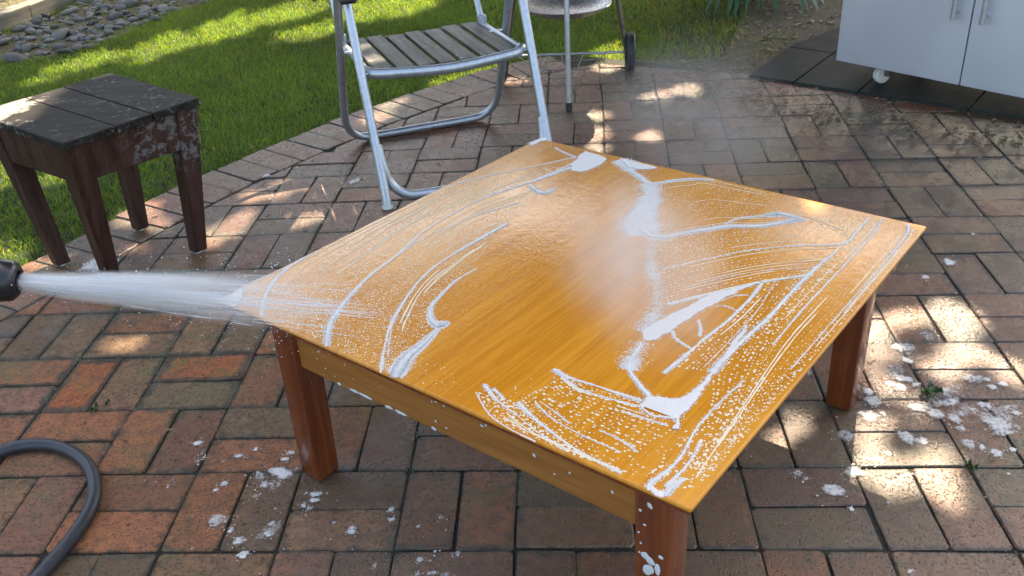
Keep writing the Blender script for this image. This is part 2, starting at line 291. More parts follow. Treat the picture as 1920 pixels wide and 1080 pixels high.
def mat_brick():
    t = NT('fired_brick'); p = t.pos()
    tone = t.attr('tone'); ed = t.attr('edge', 'Fac')
    big = t.noise(p, 7, 4); mid = t.noise(p, 38, 5, 0.65); fine = t.noise(p, 260, 4, 0.7); grit = t.noise(p, 620, 2, 0.6)
    c = t.mix(t.ramp(mid, 0.35, 0.7), tone, t.mix(0.55, tone, (0.10, 0.062, 0.045)))
    c = t.mix(t.ramp(fine, 0.55, 0.75, 0, 0.55), c, t.mix(0.5, c, (0.42, 0.26, 0.17)))
    c = t.mix(t.ramp(grit, 0.62, 0.72, 0, 0.65), c, (0.035, 0.026, 0.022))
    # algae film: olive, in patches of its own
    alg = t.math('MULTIPLY', t.ramp(t.noise(p, 3.1, 5, 0.6), 0.46, 0.68), t.ramp(mid, 0.28, 0.60))
    c = t.mix(t.math('MULTIPLY', alg, 0.75), c, t.mix(t.ramp(t.noise(p, 9, 3), 0.4, 0.65), (0.11, 0.105, 0.055), (0.15, 0.165, 0.055)))
    # soil worked in along the arrises, uneven in width
    wv = t.math('ADD', ed, t.math('ADD', t.math('MULTIPLY', t.math('SUBTRACT', mid, 0.5), 1.7), t.math('ADD', t.math('MULTIPLY', t.math('SUBTRACT', big, 0.5), 1.2), t.math('MULTIPLY', t.math('SUBTRACT', t.attr('tone', 'Alpha'), 0.25), t.math('MULTIPLY', ed, 1.3)))))
    c = t.mix(t.ramp(wv, 0.35, 1.15, 0, 0.85), c, t.mix(t.ramp(t.noise(p, 16, 3), 0.42, 0.62), (0.050, 0.044, 0.034), (0.095, 0.088, 0.058)))
    # dried drops and pits
    dr = t.voro(t.mapping(p, (1, 1, 1), (0, 0, 0)), 26)
    c = t.mix(t.math('MULTIPLY', t.ramp(dr, 0.10, 0.17, 0.75, 0), t.ramp(t.noise(p, 4.3, 2), 0.44, 0.6)), c, (0.05, 0.03, 0.022))
    pit = t.noise(p, 175, 2, 0.6)
    c = t.mix(t.ramp(pit, 0.53, 0.63, 0, 0.6), c, (0.04, 0.032, 0.026))
    # wet where the washer has been; dry by the hose
    d = t.vdist(t.mapping(p, (1, 0.85, 0)), (-1.02, 1.45, 0))
    wet = t.math('MULTIPLY', t.ramp(t.math('ADD', d, t.math('MULTIPLY', t.math('SUBTRACT', big, 0.5), 1.0)), 0.35, 0.95), t.ramp(big, 0.25, 0.5, 0.75, 1.0))
    c = t.mix(wet, c, t.mix(1.0, c, (0.67, 0.65, 0.64), 'MULTIPLY'))
    film = t.math('MULTIPLY', wet, t.ramp(t.noise(p, 6, 4, 0.6), 0.33, 0.56))
    ro = t.math('ADD', t.math('SUBTRACT', t.ramp(wet, 0, 1, 0.80, 0.44), t.math('MULTIPLY', film, 0.24)), t.math('MULTIPLY', t.math('SUBTRACT', mid, 0.5), 0.25))
    t.set(Base_Color=c, Roughness=ro, Specular_IOR_Level=t.ramp(wet, 0, 1, 0.3, 0.62))
    hgt = t.math('SUBTRACT', t.math('ADD', t.math('ADD', t.math('MULTIPLY', mid, 0.6), t.math('MULTIPLY', fine, 0.45)), t.math('MULTIPLY', grit, 0.35)), t.ramp(pit, 0.55, 0.70, 0, 0.45))
    t.bump(hgt, 0.75, 0.0032)
    return t.m

def mat_soil(name, base, moss, amt=0.5):
    t = NT(name); p = t.pos(); n1 = t.noise(p, 60, 6, 0.7); n2 = t.noise(p, 4, 4)
    c = t.mix(t.ramp(n1, 0.3, 0.75), base, tuple(k * 2.3 for k in base))
    c = t.mix(t.math('MULTIPLY', t.ramp(n2, 0.45, 0.65), amt), c, moss)
    t.set(Base_Color=c, Roughness=0.9); t.bump(t.math('ADD', n1, t.noise(p, 240, 3)), 0.8, 0.008); return t.m

def mat_wood(name, dark, light, rough, scale=1.0, bumpd=0.0004, coat=0.0, along='y', spec=0.5):
    t = NT(name); o = t.coord('Object')
    sc = {'x': (1.2, 22, 22), 'y': (22, 1.2, 22), 'z': (22, 22, 1.2)}[along]
    v = t.mapping(o, tuple(k * scale for k in sc))
    g = t.noise(v, 1.6, 6, 0.6, 0.6); g2 = t.noise(t.mapping(v, (3.5, 3.5, 3.5)), 2.2, 5, 0.7); b = t.noise(o, 3.2, 3)
    c = t.mix(t.ramp(t.math('ADD', t.math('MULTIPLY', g, 0.65), t.math('MULTIPLY', g2, 0.35)), 0.36, 0.64), dark, light)
    c = t.mix(t.ramp(b, 0.35, 0.7, 0, 0.35), c, t.mix(0.5, c, dark))
    ro = t.math('ADD', rough, t.math('MULTIPLY', t.math('SUBTRACT', b, 0.5), 0.2))
    t.set(Base_Color=c, Roughness=ro, Coat_Weight=coat, Coat_Roughness=0.12, Specular_IOR_Level=spec); t.bump(g2, 0.25, bumpd); return t

def mat_plain(name, col, rough=0.5, metal=0.0, vary=0.12, scale=30, bumpd=0.0, spec=0.5):
    t = NT(name); o = t.pos(); n = t.noise(o, scale, 4)
    t.set(Base_Color=t.mix(t.ramp(n, 0.3, 0.7), tuple(k * (1 - vary) for k in col), tuple(min(1, k * (1 + vary)) for k in col)),
          Roughness=t.math('ADD', rough, t.math('MULTIPLY', t.math('SUBTRACT', n, 0.5), 0.2)), Metallic=metal, Specular_IOR_Level=spec)
    if bumpd: t.bump(n, 0.4, bumpd)
    return t.m

M = {}
M['brick'] = mat_brick()
M['joint'] = mat_soil('joint_soil', (0.022, 0.018, 0.013), (0.05, 0.065, 0.025), 0.7)
M['turf'] = mat_soil('turf_soil', (0.020, 0.026, 0.010), (0.035, 0.06, 0.015), 0.8)
M['soil'] = mat_soil('garden_soil', (0.075, 0.055, 0.036), (0.075, 0.085, 0.035), 0.5)
def mat_top():
    t = NT('varnished_table_top'); o = t.coord('Object')
    v = t.mapping(o, (15, 1.0, 15)); g = t.noise(v, 1.4, 6, 0.62, 0.8); g2 = t.noise(t.mapping(o, (120, 5, 60)), 1.0, 4, 0.65)
    blot = t.noise(o, 3.4, 4, 0.55)
    c = t.mix(t.ramp(t.math('ADD', t.math('MULTIPLY', g, 0.42), t.math('MULTIPLY', g2, 0.58)), 0.34, 0.66), (0.54, 0.185, 0.014), (0.70, 0.282, 0.026))
    c = t.mix(t.ramp(blot, 0.45, 0.75, 0, 0.5), c, (0.75, 0.335, 0.050))
    # thin soap film left by the sponge: thicker on the half by the nozzle, thin along the far right side
    x, y, z = t.sep(o)
    side = t.ramp(t.math('ADD', x, t.math('MULTIPLY', t.math('SUBTRACT', blot, 0.5), 0.5)), 0.12, 0.62, 1.0, 0.0)
    film = t.math('MULTIPLY', side, t.ramp(t.noise(t.mapping(o, (1, 1, 1)), 210, 3, 0.7), 0.40, 0.66, 0.1, 0.85))
    c = t.mix(t.math('MULTIPLY', film, 0.30), c, (0.86, 0.72, 0.52))
    t.set(Base_Color=c, Roughness=t.ramp(blot, 0.3, 0.7, 0.10, 0.24), Specular_IOR_Level=0.36)
    t.bump(t.math('ADD', t.noise(o, 150, 3, 0.6), t.math('MULTIPLY', t.noise(o, 45, 2), 1.2)), 0.32, 0.0018)
    return t.m
M['top'] = mat_top()
M['apron'] = mat_wood('apron_wood', (0.24, 0.092, 0.020), (0.37, 0.155, 0.036), 0.36, along='x').m
M['leg'] = mat_wood('red_leg_wood', (0.115, 0.024, 0.008), (0.21, 0.053, 0.013), 0.24, along='z', coat=0.3).m
def mat_weathered(name, dark, light, flake, amount, along='x', rough=0.55, fs=26, zone=None):
    t = mat_wood(name, dark, light, rough, along=along, bumpd=0.001)
    o = t.coord('Object'); f = t.noise(o, fs, 6, 0.7, 0.5); b = t.noise(o, 6, 3)
    msk = t.math('MULTIPLY', t.ramp(f, 0.56, 0.63), t.ramp(b, 0.5 - amount, 0.62))
    if zone:
        x, y, z = t.sep(o); msk = t.math('MULTIPLY', t.ramp(f, 0.50, 0.57), t.math('MULTIPLY', t.ramp(t.math('ADD', x, t.math('MULTIPLY', b, 0.1)), zone[0], zone[0] + 0.06), t.ramp(t.math('ADD', z, t.math('MULTIPLY', b, 0.1)), zone[1], zone[1] + 0.08)))
    src = t.b.inputs['Base Color'].links[0].from_socket
    t.set(Base_Color=t.mix(msk, src, flake), Specular_IOR_Level=0.14); return t.m
def mat_stool_top():
    m_ = mat_weathered('weathered_stool_top', (0.012, 0.010, 0.008), (0.030, 0.025, 0.020), (0.16, 0.15, 0.135), 0.10, rough=0.62, fs=48)
    t = NT.__new__(NT); t.m = m_; t.n = m_.node_tree.nodes; t.l = m_.node_tree.links; t.b = t.n['Principled BSDF']
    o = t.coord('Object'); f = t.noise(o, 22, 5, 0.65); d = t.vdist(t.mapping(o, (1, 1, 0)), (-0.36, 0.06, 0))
    bare = t.ramp(t.math('ADD', d, t.math('MULTIPLY', t.math('SUBTRACT', f, 0.5), 0.22)), 0.150, 0.185, 1.0, 0.0)      # sun dapple put into the corner's colour, over dry bare wood
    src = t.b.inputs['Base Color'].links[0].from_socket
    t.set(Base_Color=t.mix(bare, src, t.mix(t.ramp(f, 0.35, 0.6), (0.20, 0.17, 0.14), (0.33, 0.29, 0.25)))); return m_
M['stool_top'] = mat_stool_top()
M['stool_body'] = mat_weathered('worn_stool_frame', (0.030, 0.013, 0.009), (0.070, 0.036, 0.026), (0.125, 0.112, 0.106), 0.10, along='z', rough=0.5, fs=40, zone=(0.16, 0.28))
M['slat'] = mat_weathered('weathered_seat_slat', (0.055, 0.052, 0.044), (0.15, 0.14, 0.115), (0.30, 0.27, 0.20), 0.05, along='y', rough=0.5)
M['alu'] = mat_plain('aluminium_tube', (0.47, 0.51, 0.55), 0.42, 0.85, 0.10, 60)
M['alu_dull'] = mat_plain('dull_aluminium', (0.24, 0.225, 0.205), 0.45, 1.0, 0.2, 40)
M['chrome'] = mat_plain('polished_handle', (0.62, 0.62, 0.62), 0.16, 1.0, 0.05, 60)
M['cap'] = mat_plain('pale_plastic_cap', (0.55, 0.62, 0.60), 0.45, 0, 0.1)
M['white'] = mat_plain('white_plastic', (0.78, 0.79, 0.78), 0.4, 0, 0.05)
M['rubber'] = mat_plain('black_rubber', (0.022, 0.023, 0.026), 0.55, 0, 0.3, 80, 0.0006)
M['hose'] = mat_plain('grey_black_hose', (0.024, 0.029, 0.036), 0.42, 0, 0.2, 70, 0.0005)
M['blackplastic'] = mat_plain('black_plastic', (0.012, 0.013, 0.017), 0.32, 0, 0.2)
def mat_steel():
    t = NT('brushed_steel_door'); o = t.coord('Object')
    n = t.noise(t.mapping(o, (1.2, 1.2, 0.5)), 1.5, 2); f = t.noise(t.mapping(o, (400, 400, 4)), 1.0, 3); q = t.noise(o, 14, 4)
    t.set(Base_Color=t.mix(t.ramp(n, 0.3, 0.7), (0.48, 0.505, 0.55), (0.61, 0.635, 0.68)), Metallic=0.5,
          Roughness=t.math('ADD', 0.44, t.math('MULTIPLY', q, 0.1)))
    t.bump(f, 0.08, 0.0004); return t.m
M['steel'] = mat_steel()
def mat_slate():
    t = NT('dark_slate'); p = t.pos(); n = t.noise(p, 7, 6, 0.7); f = t.noise(p, 90, 4, 0.7)
    c = t.mix(t.rand(), (0.014, 0.017, 0.016), (0.034, 0.040, 0.036)); c = t.mix(t.ramp(n, 0.45, 0.7, 0, 0.6), c, (0.055, 0.058, 0.048)); c = t.mix(t.ramp(f, 0.62, 0.72, 0, 0.7), c, (0.12, 0.11, 0.085))
    t.set(Base_Color=c, Roughness=0.72, Specular_IOR_Level=0.10); t.bump(t.math('ADD', n, f), 0.5, 0.003); return t.m
M['mat'] = mat_slate()
def mat_pan():
    t = NT('speckled_ash_pan'); p = t.pos(); s_ = t.ramp(t.noise(p, 130, 3, 0.6), 0.54, 0.62)
    t.set(Base_Color=t.mix(s_, (0.46, 0.46, 0.46), (0.09, 0.09, 0.10)), Metallic=0.7, Roughness=t.math('ADD', 0.35, t.math('MULTIPLY', s_, 0.3))); t.bump(s_, 0.4, 0.001); return t.m
M['pan'] = mat_pan()
def mat_foam(name, col, thin=True):
    t = NT(name); p = t.pos(); n = t.noise(p, 330, 4, 0.7); v = t.voro(p, 260)
    t.set(Base_Color=t.mix(t.ramp(n, 0.35, 0.7), tuple(k * 0.90 for k in col), col), Roughness=0.45, Specular_IOR_Level=0.4)
    t.bump(t.math('ADD', v, n), 0.35, 0.0009)
    if thin:      # foam thins out to a clear film at its margin, with open bubbles
        a = t.attr('thick', 'Fac'); m1 = t.math('ADD', t.math('MULTIPLY', t.noise(p, 130, 4, 0.65), 0.6), t.math('MULTIPLY', t.noise(p, 48, 3, 0.6), 0.4))
        al = t.ramp(t.math('ADD', a, t.math('MULTIPLY', t.math('SUBTRACT', m1, 0.5), 2.0)), 0.12, 0.90, 0.0, 0.86)
        t.set(Alpha=al)
    return t.m
M['foam'] = mat_foam('soap_foam', (0.83, 0.79, 0.73))
M['drop'] = mat_plain('water_drop', (0.75, 0.80, 0.85), 0.1, 0, 0.02)
M['drip'] = mat_foam('foam_drip', (0.62, 0.66, 0.68), False)
M['bubble'] = mat_foam('soap_bubble_beads', (0.88, 0.72, 0.50), False)
M['leaf_tree'] = mat_plain('tree_leaf', (0.055, 0.085, 0.02), 0.5, 0, 0.3)
M['bark'] = mat_plain('bark', (0.10, 0.075, 0.055), 0.85, 0, 0.4, 25, 0.01)
def mat_leafy(name, c0, c1, trans=0.5):
    t = NT(name); a = t.attr('tone'); col = t.mix(1.0, a, (1, 1, 1), 'MULTIPLY')
    d = t.n.new('ShaderNodeBsdfTranslucent'); t.l.new(t.mix(1.0, col, c1, 'MULTIPLY'), d.inputs[0])
    t.set(Base_Color=col, Roughness=0.42, Specular_IOR_Level=0.4)
    mx = t.n.new('ShaderNodeMixShader'); mx.inputs[0].default_value = trans
    t.l.new(t.b.outputs[0], mx.inputs[1]); t.l.new(d.outputs[0], mx.inputs[2]); t.l.new(mx.outputs[0], t.out.inputs[0]); return t.m
M['grass'] = mat_leafy('grass_blade', None, (3.2, 2.5, 0.55), 0.55)
M['plant'] = mat_plain('broad_leaf', (0.035, 0.10, 0.035), 0.35, 0, 0.25, 40)
M['weed'] = mat_plain('weed_leaf', (0.055, 0.12, 0.035), 0.5, 0, 0.25, 60)
M['moss'] = mat_plain('joint_moss', (0.105, 0.125, 0.070), 0.85, 0, 0.5, 25)
M['straw'] = mat_plain('dry_straw', (0.26, 0.19, 0.10), 0.8, 0, 0.3, 15)
def mat_stone():
    t = NT('river_stone'); p = t.pos(); r = t.rand(); n = t.noise(p, 35, 5, 0.65)
    c = t.mix(r, (0.055, 0.058, 0.058), (0.17, 0.165, 0.15)); c = t.mix(t.ramp(n, 0.4, 0.7, 0, 0.5), c, (0.17, 0.16, 0.14))
    t.set(Base_Color=c, Roughness=0.75); t.bump(n, 0.4, 0.004); return t.m
M['stone'] = mat_stone()
M['board'] = mat_wood('grey_edging_timber', (0.13, 0.11, 0.08), (0.27, 0.235, 0.18), 0.8, along='y', bumpd=0.002).m

# ------------------------------------------------------------------ patio: brick basketweave with a soldier course along the lawn
LAWN_EDGE = [(-2.25, 1.2), (-1.80, 2.15), (-1.50, 2.66), (-1.307, 3.00), (-1.09, 3.335), (-0.813, 3.675), (-0.625, 3.885), (-0.233, 4.25), (-0.014, 4.43), (0.30, 4.57),
             (0.62, 4.40), (0.88, 4.24), (1.12, 4.08), (1.62, 3.86), (3.4, 2.9)]
def halfplanes(pl, off):
    """clip lines of the convex patio outline; each moved inward by off(k)"""
    hs = []
    for k, (a, b) in enumerate(zip(pl[:-1], pl[1:])):
        a, b = np.array(a), np.array(b); d = (b - a) / np.linalg.norm(b - a); n = np.array([d[1], -d[0]])
        hs.append((a + n * off(k), n))
    return hs
def clip(poly, hs):
    for p0, n in hs:
        out = []
        for i in range(len(poly)):
            a, b = poly[i], poly[(i + 1) % len(poly)]; da, db = (a - p0) @ n, (b - p0) @ n
            if da >= 0: out.append(a)
            if (da >= 0) != (db >= 0): out.append(a + (b - a) * (da / (da - db)))
        poly = out
        if len(poly) < 3: return []
    return poly
def area(p):
    p = np.array(p); x, y = p[:, 0], p[:, 1]; return 0.5 * abs(np.dot(x, np.roll(y, -1)) - np.dot(y, np.roll(x, -1)))
NSOLD = 9
PITCH = 0.23
def g2w(u, v):
    c, s = math.cos(GRID_A), math.sin(GRID_A)
    w = np.array([GRID0[0] + PITCH * (c * u - s * v), GRID0[1] + PITCH * (s * u + c * v)])
    a, b = min(max((u - 5) / 5, -1.6), 1.6), min(max((v - 1) / 4, -1.4), 1.6)
    f = np.array([1, a, b, a * a, a * b, b * b]); return w + f @ np.array(WARP)
hs_in = halfplanes(LAWN_EDGE, lambda k: 0.236 if k < NSOLD else 0.0)
bricks = []
for i in range(-10, 19):
    for j in range(-8, 14):
        for k in range(2):
            if (i + j) % 2: r = (i + k * 0.5, j, i + k * 0.5 + 0.5, j + 1)
            else: r = (i, j + k * 0.5, i + 1, j + k * 0.5 + 0.5)
            g = (0.0010 + 0.0014 * rng.random()) / PITCH
            ru, rv = rng.normal(0, 0.0055, 2); ra = rng.normal(0, 0.008)
            cu, cv = (r[0] + r[2]) / 2 + ru, (r[1] + r[3]) / 2 + rv
            hw, hh = (r[2] - r[0]) / 2 - g, (r[3] - r[1]) / 2 - g
            q = [(cu + x * hw - y * hh * ra, cv + y * hh + x * hw * ra) for x, y in ((-1, -1), (1, -1), (1, 1), (-1, 1))]
            q = [g2w(*p) for p in q]
            q = clip(q, hs_in)
            if len(q) > 2 and area(q) > 0.0012: bricks.append(q)
# soldier course
pl = [np.array(p) for p in LAWN_EDGE[:NSOLD + 1]]
seglen = [np.linalg.norm(b - a) for a, b in zip(pl[:-1], pl[1:])]
def along(s_):
    for (a, b), l in zip(zip(pl[:-1], pl[1:]), seglen):
        if s_ <= l: d = (b - a) / l; return a + d * s_, np.array([d[1], -d[0]])
        s_ -= l
    d = (pl[-1] - pl[-2]) / seglen[-1]; return pl[-1], np.array([d[1], -d[0]])
s_ = 0.0
while s_ < sum(seglen) - 0.10:
    w = 0.112 + rng.normal(0, 0.002); a, n = along(s_ + 0.003); b, n2 = along(s_ + w - 0.003)
    jo = rng.normal(0, 0.005)
    q = [a + n * (0.002 + jo), b + n2 * (0.002 + jo), b + n2 * 0.229, a + n * 0.229]
    if area(q) > 0.004: bricks.append(q[::-1])
    s_ += w
PAL = [(0.285, 0.125, 0.062), (0.245, 0.115, 0.060), (0.235, 0.105, 0.060), (0.195, 0.120, 0.068), (0.265, 0.145, 0.078), (0.32, 0.130, 0.060), (0.165, 0.115, 0.066), (0.215, 0.105, 0.066), (0.245, 0.125, 0.080)]
SPECIAL = [((-1.085, 2.0), (0.42, 0.115, 0.035)), ((-0.784, 2.046), (0.42, 0.12, 0.04)), ((1.072, 2.903), (0.045, 0.056, 0.052)), ((-1.071, 2.289), (0.15, 0.115, 0.06))]
def brick_arrays(q):
    q = [np.array(p) for p in q]; c = sum(q) / len(q)
    # knocked corners
    pts = []
    for i in range(len(q)):
        a, b, d = q[i - 1], q[i], q[(i + 1) % len(q)]
        k = 0.004 + 0.006 * rng.random() ** 2
        la, ld = np.linalg.norm(a - b), np.linalg.norm(d - b)
        if min(la, ld) < 0.03: pts.append(b); continue
        pts.append(b + (a - b) / la * k); pts.append(b + (d - b) / ld * k)
    pts = np.array(pts); n = len(pts)
    A = 0.5 * np.sum(pts[:, 0] * np.roll(pts[:, 1], -1) - pts[:, 1] * np.roll(pts[:, 0], -1))
    if A < 0: pts = pts[::-1]
    zt = -0.0036 * rng.random(); tilt = np.clip(rng.normal(0, 0.005, 2), -0.009, 0.009)
    hz = lambda p: zt + (p - c) @ tilt
    def inset(d):
        r = np.linalg.norm(pts - c, axis=1, keepdims=True); w = math.sqrt(abs(A))
        return c + (pts - c) * np.clip(1 - d / (r * 0.72), 0.2, 1)
    rings = [(pts, None), (pts, -0.0028), (inset(0.0032), -0.0003), (inset(0.026), 0.0)]
    V = []; E = []
    for rp, dz in rings:
        for p in rp:
            V.append((p[0], p[1], -0.05 if dz is None else hz(p) + dz)); E.append(1.0)
    E[3 * n:] = [0.0] * n; E[2 * n:3 * n] = [0.9] * n
    F = []
    for r in range(3):
        for k in range(n):
            k2 = (k + 1) % n; F.append((r * n + k, r * n + k2, (r + 1) * n + k2, (r + 1) * n + k))
    F.append(tuple(3 * n + k for k in range(n)))
    t = None
    for sp_, col in SPECIAL:
        if np.linalg.norm(c - np.array(sp_)) < 0.055: t = col
    if t is None:
        t = np.array(PAL[rng.integers(len(PAL))]) * rng.uniform(0.88, 1.18) * np.array((1.08, 0.99, 0.91))
        greyer = np.clip((c[0] - 0.1) / 1.4, 0, 1) * 0.22
        t = tuple(t * (1 - greyer) + np.array((0.150, 0.104, 0.086)) * greyer)
    near = min(np.linalg.norm(c - np.array(sp_)) for sp_, _ in SPECIAL[:2])
    grime = 1.0 if near < 0.055 else max(0.0, 0.75 - near * 1.1) * rng.random() + 0.25 * rng.random()
    return V, F, (*tuple(t)[:3], grime), E
def brick_mesh(name, parts, parent):
    V = []; F = []; T = []; E = []
    for v, f, t, e in parts:
        o = len(V); V += v; F += [tuple(i + o for i in k) for k in f]; T += [(*t[:3], t[3])] * len(v); E += e
    me = bpy.data.meshes.new(name); me.from_pydata(V, [], F)
    a = me.attributes.new('tone', 'FLOAT_COLOR', 'POINT'); a.data.foreach_set('color', np.array(T, np.float32).ravel())
    a = me.attributes.new('edge', 'FLOAT', 'POINT'); a.data.foreach_set('value', np.array(E, np.float32))
    me.materials.append(M['brick']); me.update()
    o = bpy.data.objects.new(name, me); COL.objects.link(o); o.parent = parent; return o
bed = MB(); poly = [(p[0], p[1], -0.0068) for p in LAWN_EDGE] + [(3.4, -1.5, -0.0068), (-2.6, -1.5, -0.0068)]
bed.add(poly[::-1], [tuple(range(len(poly)))])
patio = tag(bed.build('patio', M['joint']), 'brick patio laid in basketweave with a soldier course along the lawn', kind='structure')
scored = []
for q in bricks:
    c = np.mean(q, axis=0); x, y, w = project((c[0], c[1], 0))
    vis = -0.03 < x < 1.03 and -0.03 < y < 1.05 and w > 0.2
    if not (-3.2 < c[0] < 3.6 and -0.6 < c[1]): continue
    scored.append((-(area(q) / w ** 2 * (0.5 + CAM_H / w)) if vis else 1.0, len(scored), q))
scored.sort(key=lambda k: (k[0], k[1]))
rest = []
for n_, (sc_, _, q) in enumerate(scored):
    arr = brick_arrays(q)
    if sc_ < 0 and n_ < 300: brick_mesh('brick', [arr], patio)
    else: rest.append(arr)
tag(brick_mesh('outlying_bricks', rest, patio), kind='stuff')

# ------------------------------------------------------------------ lawn, beds
lw = MB(); lw.add([(-60, -60, -0.035), (60, -60, -0.035), (60, 60, -0.035), (-60, 60, -0.035)], [(0, 1, 2, 3)])
tag(lw.build('lawn', M['turf']), kind='structure')
sb = MB()
soil_poly = [(0.45, 4.30), (0.95, 4.05), (1.3, 3.75), (3.6, 2.5), (4.2, 6.2), (1.55, 6.2), (1.30, 5.15), (1.18, 4.78), (1.05, 4.45), (0.80, 4.42), (0.60, 4.50)]
sb.add([(x, y, -0.026) for x, y in soil_poly], [tuple(range(len(soil_poly)))])
tag(sb.build('garden_bed', M['soil']), kind='structure')
st_poly = [(-2.98, 5.35), (-2.80, 5.02), (-2.25, 5.18), (-1.95, 5.95), (-1.55, 6.6), (-1.3, 7.3), (-2.35, 7.4), (-2.68, 6.36)]
sb = MB(); sb.add([(x, y, -0.030) for x, y in st_poly], [tuple(range(len(st_poly)))])
stone_bed = tag(sb.build('stone_bed_ground', M['soil']), kind='structure')
sb = MB(); bp = [(-2.93, 5.55), (-2.30, 7.75), (-6, 9), (-8, 5), (-3.6, 4.4)]
sb.add([(x, y, -0.028) for x, y in bp], [tuple(range(len(bp)))])
tag(sb.build('mulch_bed', M['soil']), kind='structure')

def inside(px, py, poly):
    c = np.zeros(len(px), bool); n = len(poly)
    for i in range(n):
        x1, y1 = poly[i]; x2, y2 = poly[(i + 1) % n]
        k = (y1 > py) != (y2 > py)
        with np.errstate(divide='ignore', invalid='ignore'):
            c ^= k & (px < (x2 - x1) * (py - y1) / (y2 - y1) + x1)
    return c
def vnoise(x, y, s, seed=0):
    r = np.random.default_rng(seed); g = r.random((64, 64)); u, v = x * s + 500.3, y * s + 500.7
    i, j = np.floor(u).astype(int), np.floor(v).astype(int); a, b = u - i, v - j; a = a * a * (3 - 2 * a); b = b * b * (3 - 2 * b)
    G = lambda p, q: g[p % 64, q % 64]
    return G(i, j) * (1 - a) * (1 - b) + G(i + 1, j) * a * (1 - b) + G(i, j + 1) * (1 - a) * b + G(i + 1, j + 1) * a * b
def blades(name, x, y, z0, h, w, lean, tone, mat):
    n = len(x); th = rng.random(n) * 2 * math.pi; ph = rng.random(n) * 2 * math.pi
    ca, sa = np.cos(th), np.sin(th); lx, ly = np.cos(ph) * lean * h, np.sin(ph) * lean * h
    V = np.empty((n, 5, 3))
    for k, (t, ww) in enumerate(((0, 1), (0, 1), (0.55, 0.8), (0.55, 0.8), (1, 0))):
        sg = (-1, 1, -1, 1, 0)[k]
        V[:, k, 0] = x + sg * ca * w * ww / 2 + lx * t * t; V[:, k, 1] = y + sg * sa * w * ww / 2 + ly * t * t
        V[:, k, 2] = z0 + h * t * np.sqrt(np.maximum(0.1, 1 - (lean * t) ** 2 * 0.5))
    b = (np.arange(n) * 5)[:, None]
    F = np.concatenate([b + np.array([0, 1, 3]), b + np.array([0, 3, 2]), b + np.array([2, 3, 4])])
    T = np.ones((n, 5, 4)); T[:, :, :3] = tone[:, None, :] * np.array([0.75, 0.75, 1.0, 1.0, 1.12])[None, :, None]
    return np_mesh(name, V.reshape(-1, 3), F, mat, attr={'tone': T.reshape(-1, 4)})
N = 620000
gx = rng.uniform(-4.4, 1.9, N); gy = rng.uniform(2.0, 8.2, N)
edge_jit = rng.normal(0, 0.022, N)
on = np.ones(N, bool)
hs0 = halfplanes(LAWN_EDGE, lambda k: 0.0)
ins = np.ones(N, bool)
for p0, n in hs0: ins &= ((gx - p0[0]) * n[0] + (gy - p0[1]) * n[1] + edge_jit) > 0.0
on &= ~ins
on &= ~inside(gx + edge_jit * 3, gy + edge_jit * 3, st_poly) | (rng.random(N) < 0.10)
on &= ~inside(gx, gy, bp) | (rng.random(N) < 0.16)
so = inside(gx + edge_jit * 4, gy + edge_jit * 4, soil_poly)
on &= ~so | (rng.random(N) < 0.32 * np.clip((1.75 - gx) / 0.8, 0.04, 1))
thin = np.clip((gx - 0.35) / 0.7, 0, 1) * 0.62
on &= rng.random(N) > thin * (0.6 + 0.8 * vnoise(gx, gy, 5, 4))
on &= rng.random(N) > np.clip((gy - 5.2) / 5, 0, 0.5)
fx, fy, fw_ = project(np.stack([gx, gy, np.zeros(N)], 1))
on &= (fx > -0.12) & (fx < 1.1) & (fy > -0.12) & (fw_ > 0.3)
gx, gy = gx[on], gy[on]; n = len(gx)
vn = vnoise(gx, gy, 2.2, 1) * 0.6 + vnoise(gx, gy, 7, 2) * 0.4
tone = np.array((0.080, 0.148, 0.046))[None] * (0.72 + 0.6 * vn[:, None]) * rng.uniform(0.75, 1.3, (n, 1))
yel = (rng.random(n) < 0.035 + 0.22 * np.clip((gx - 0.3) / 0.8, 0, 1))
tone[yel] = np.array((0.21, 0.185, 0.075)) * rng.uniform(0.6, 1.2, (yel.sum(), 1))
gh = rng.uniform(0.022, 0.042, n) * (0.8 + 0.5 * vn)
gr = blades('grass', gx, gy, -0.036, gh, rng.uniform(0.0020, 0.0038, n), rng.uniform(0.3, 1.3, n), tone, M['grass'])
tag(gr, 'short green lawn grass growing up to the patio edge', 'grass', kind='stuff')
# dry litter on the bed, along the joints and by the mat
N = 1500
lx = np.concatenate([rng.normal(1.25, 0.42, 800), rng.normal(0.95, 0.22, 350), rng.uniform(-1.3, 1.7, 350)])
ly = np.concatenate([3.55 - 0.62 * (lx[:800] - 1.25) + rng.normal(0, 0.14, 800), rng.normal(4.02, 0.16, 350), rng.uniform(1.2, 3.8, 350)])
k = ~inside(lx, ly, [(0.7, 1.2), (0.7, 2.2), (-0.4, 2.3), (-0.5, 1.0)])
lx, ly = lx[k], ly[k]; n = len(lx); th = rng.random(n) * math.pi; ln = rng.uniform(0.003, 0.012, n); wd = rng.uniform(0.0005, 0.0012, n)
dx, dy = np.cos(th), np.sin(th)
V = np.stack([np.stack([lx + a * dx * ln - b * dy * wd, ly + a * dy * ln + b * dx * wd, 0.0022 + 0.0016 * b + 0 * lx], 1) for a, b in ((-1, -1), (1, -1), (1, 1), (-1, 1))], 1).reshape(-1, 3)
tag(np_mesh('straw_litter', V, (np.arange(n) * 4)[:, None] + np.arange(4), M['straw']), 'bits of dry straw and grass scattered over the bricks', 'litter', kind='stuff')

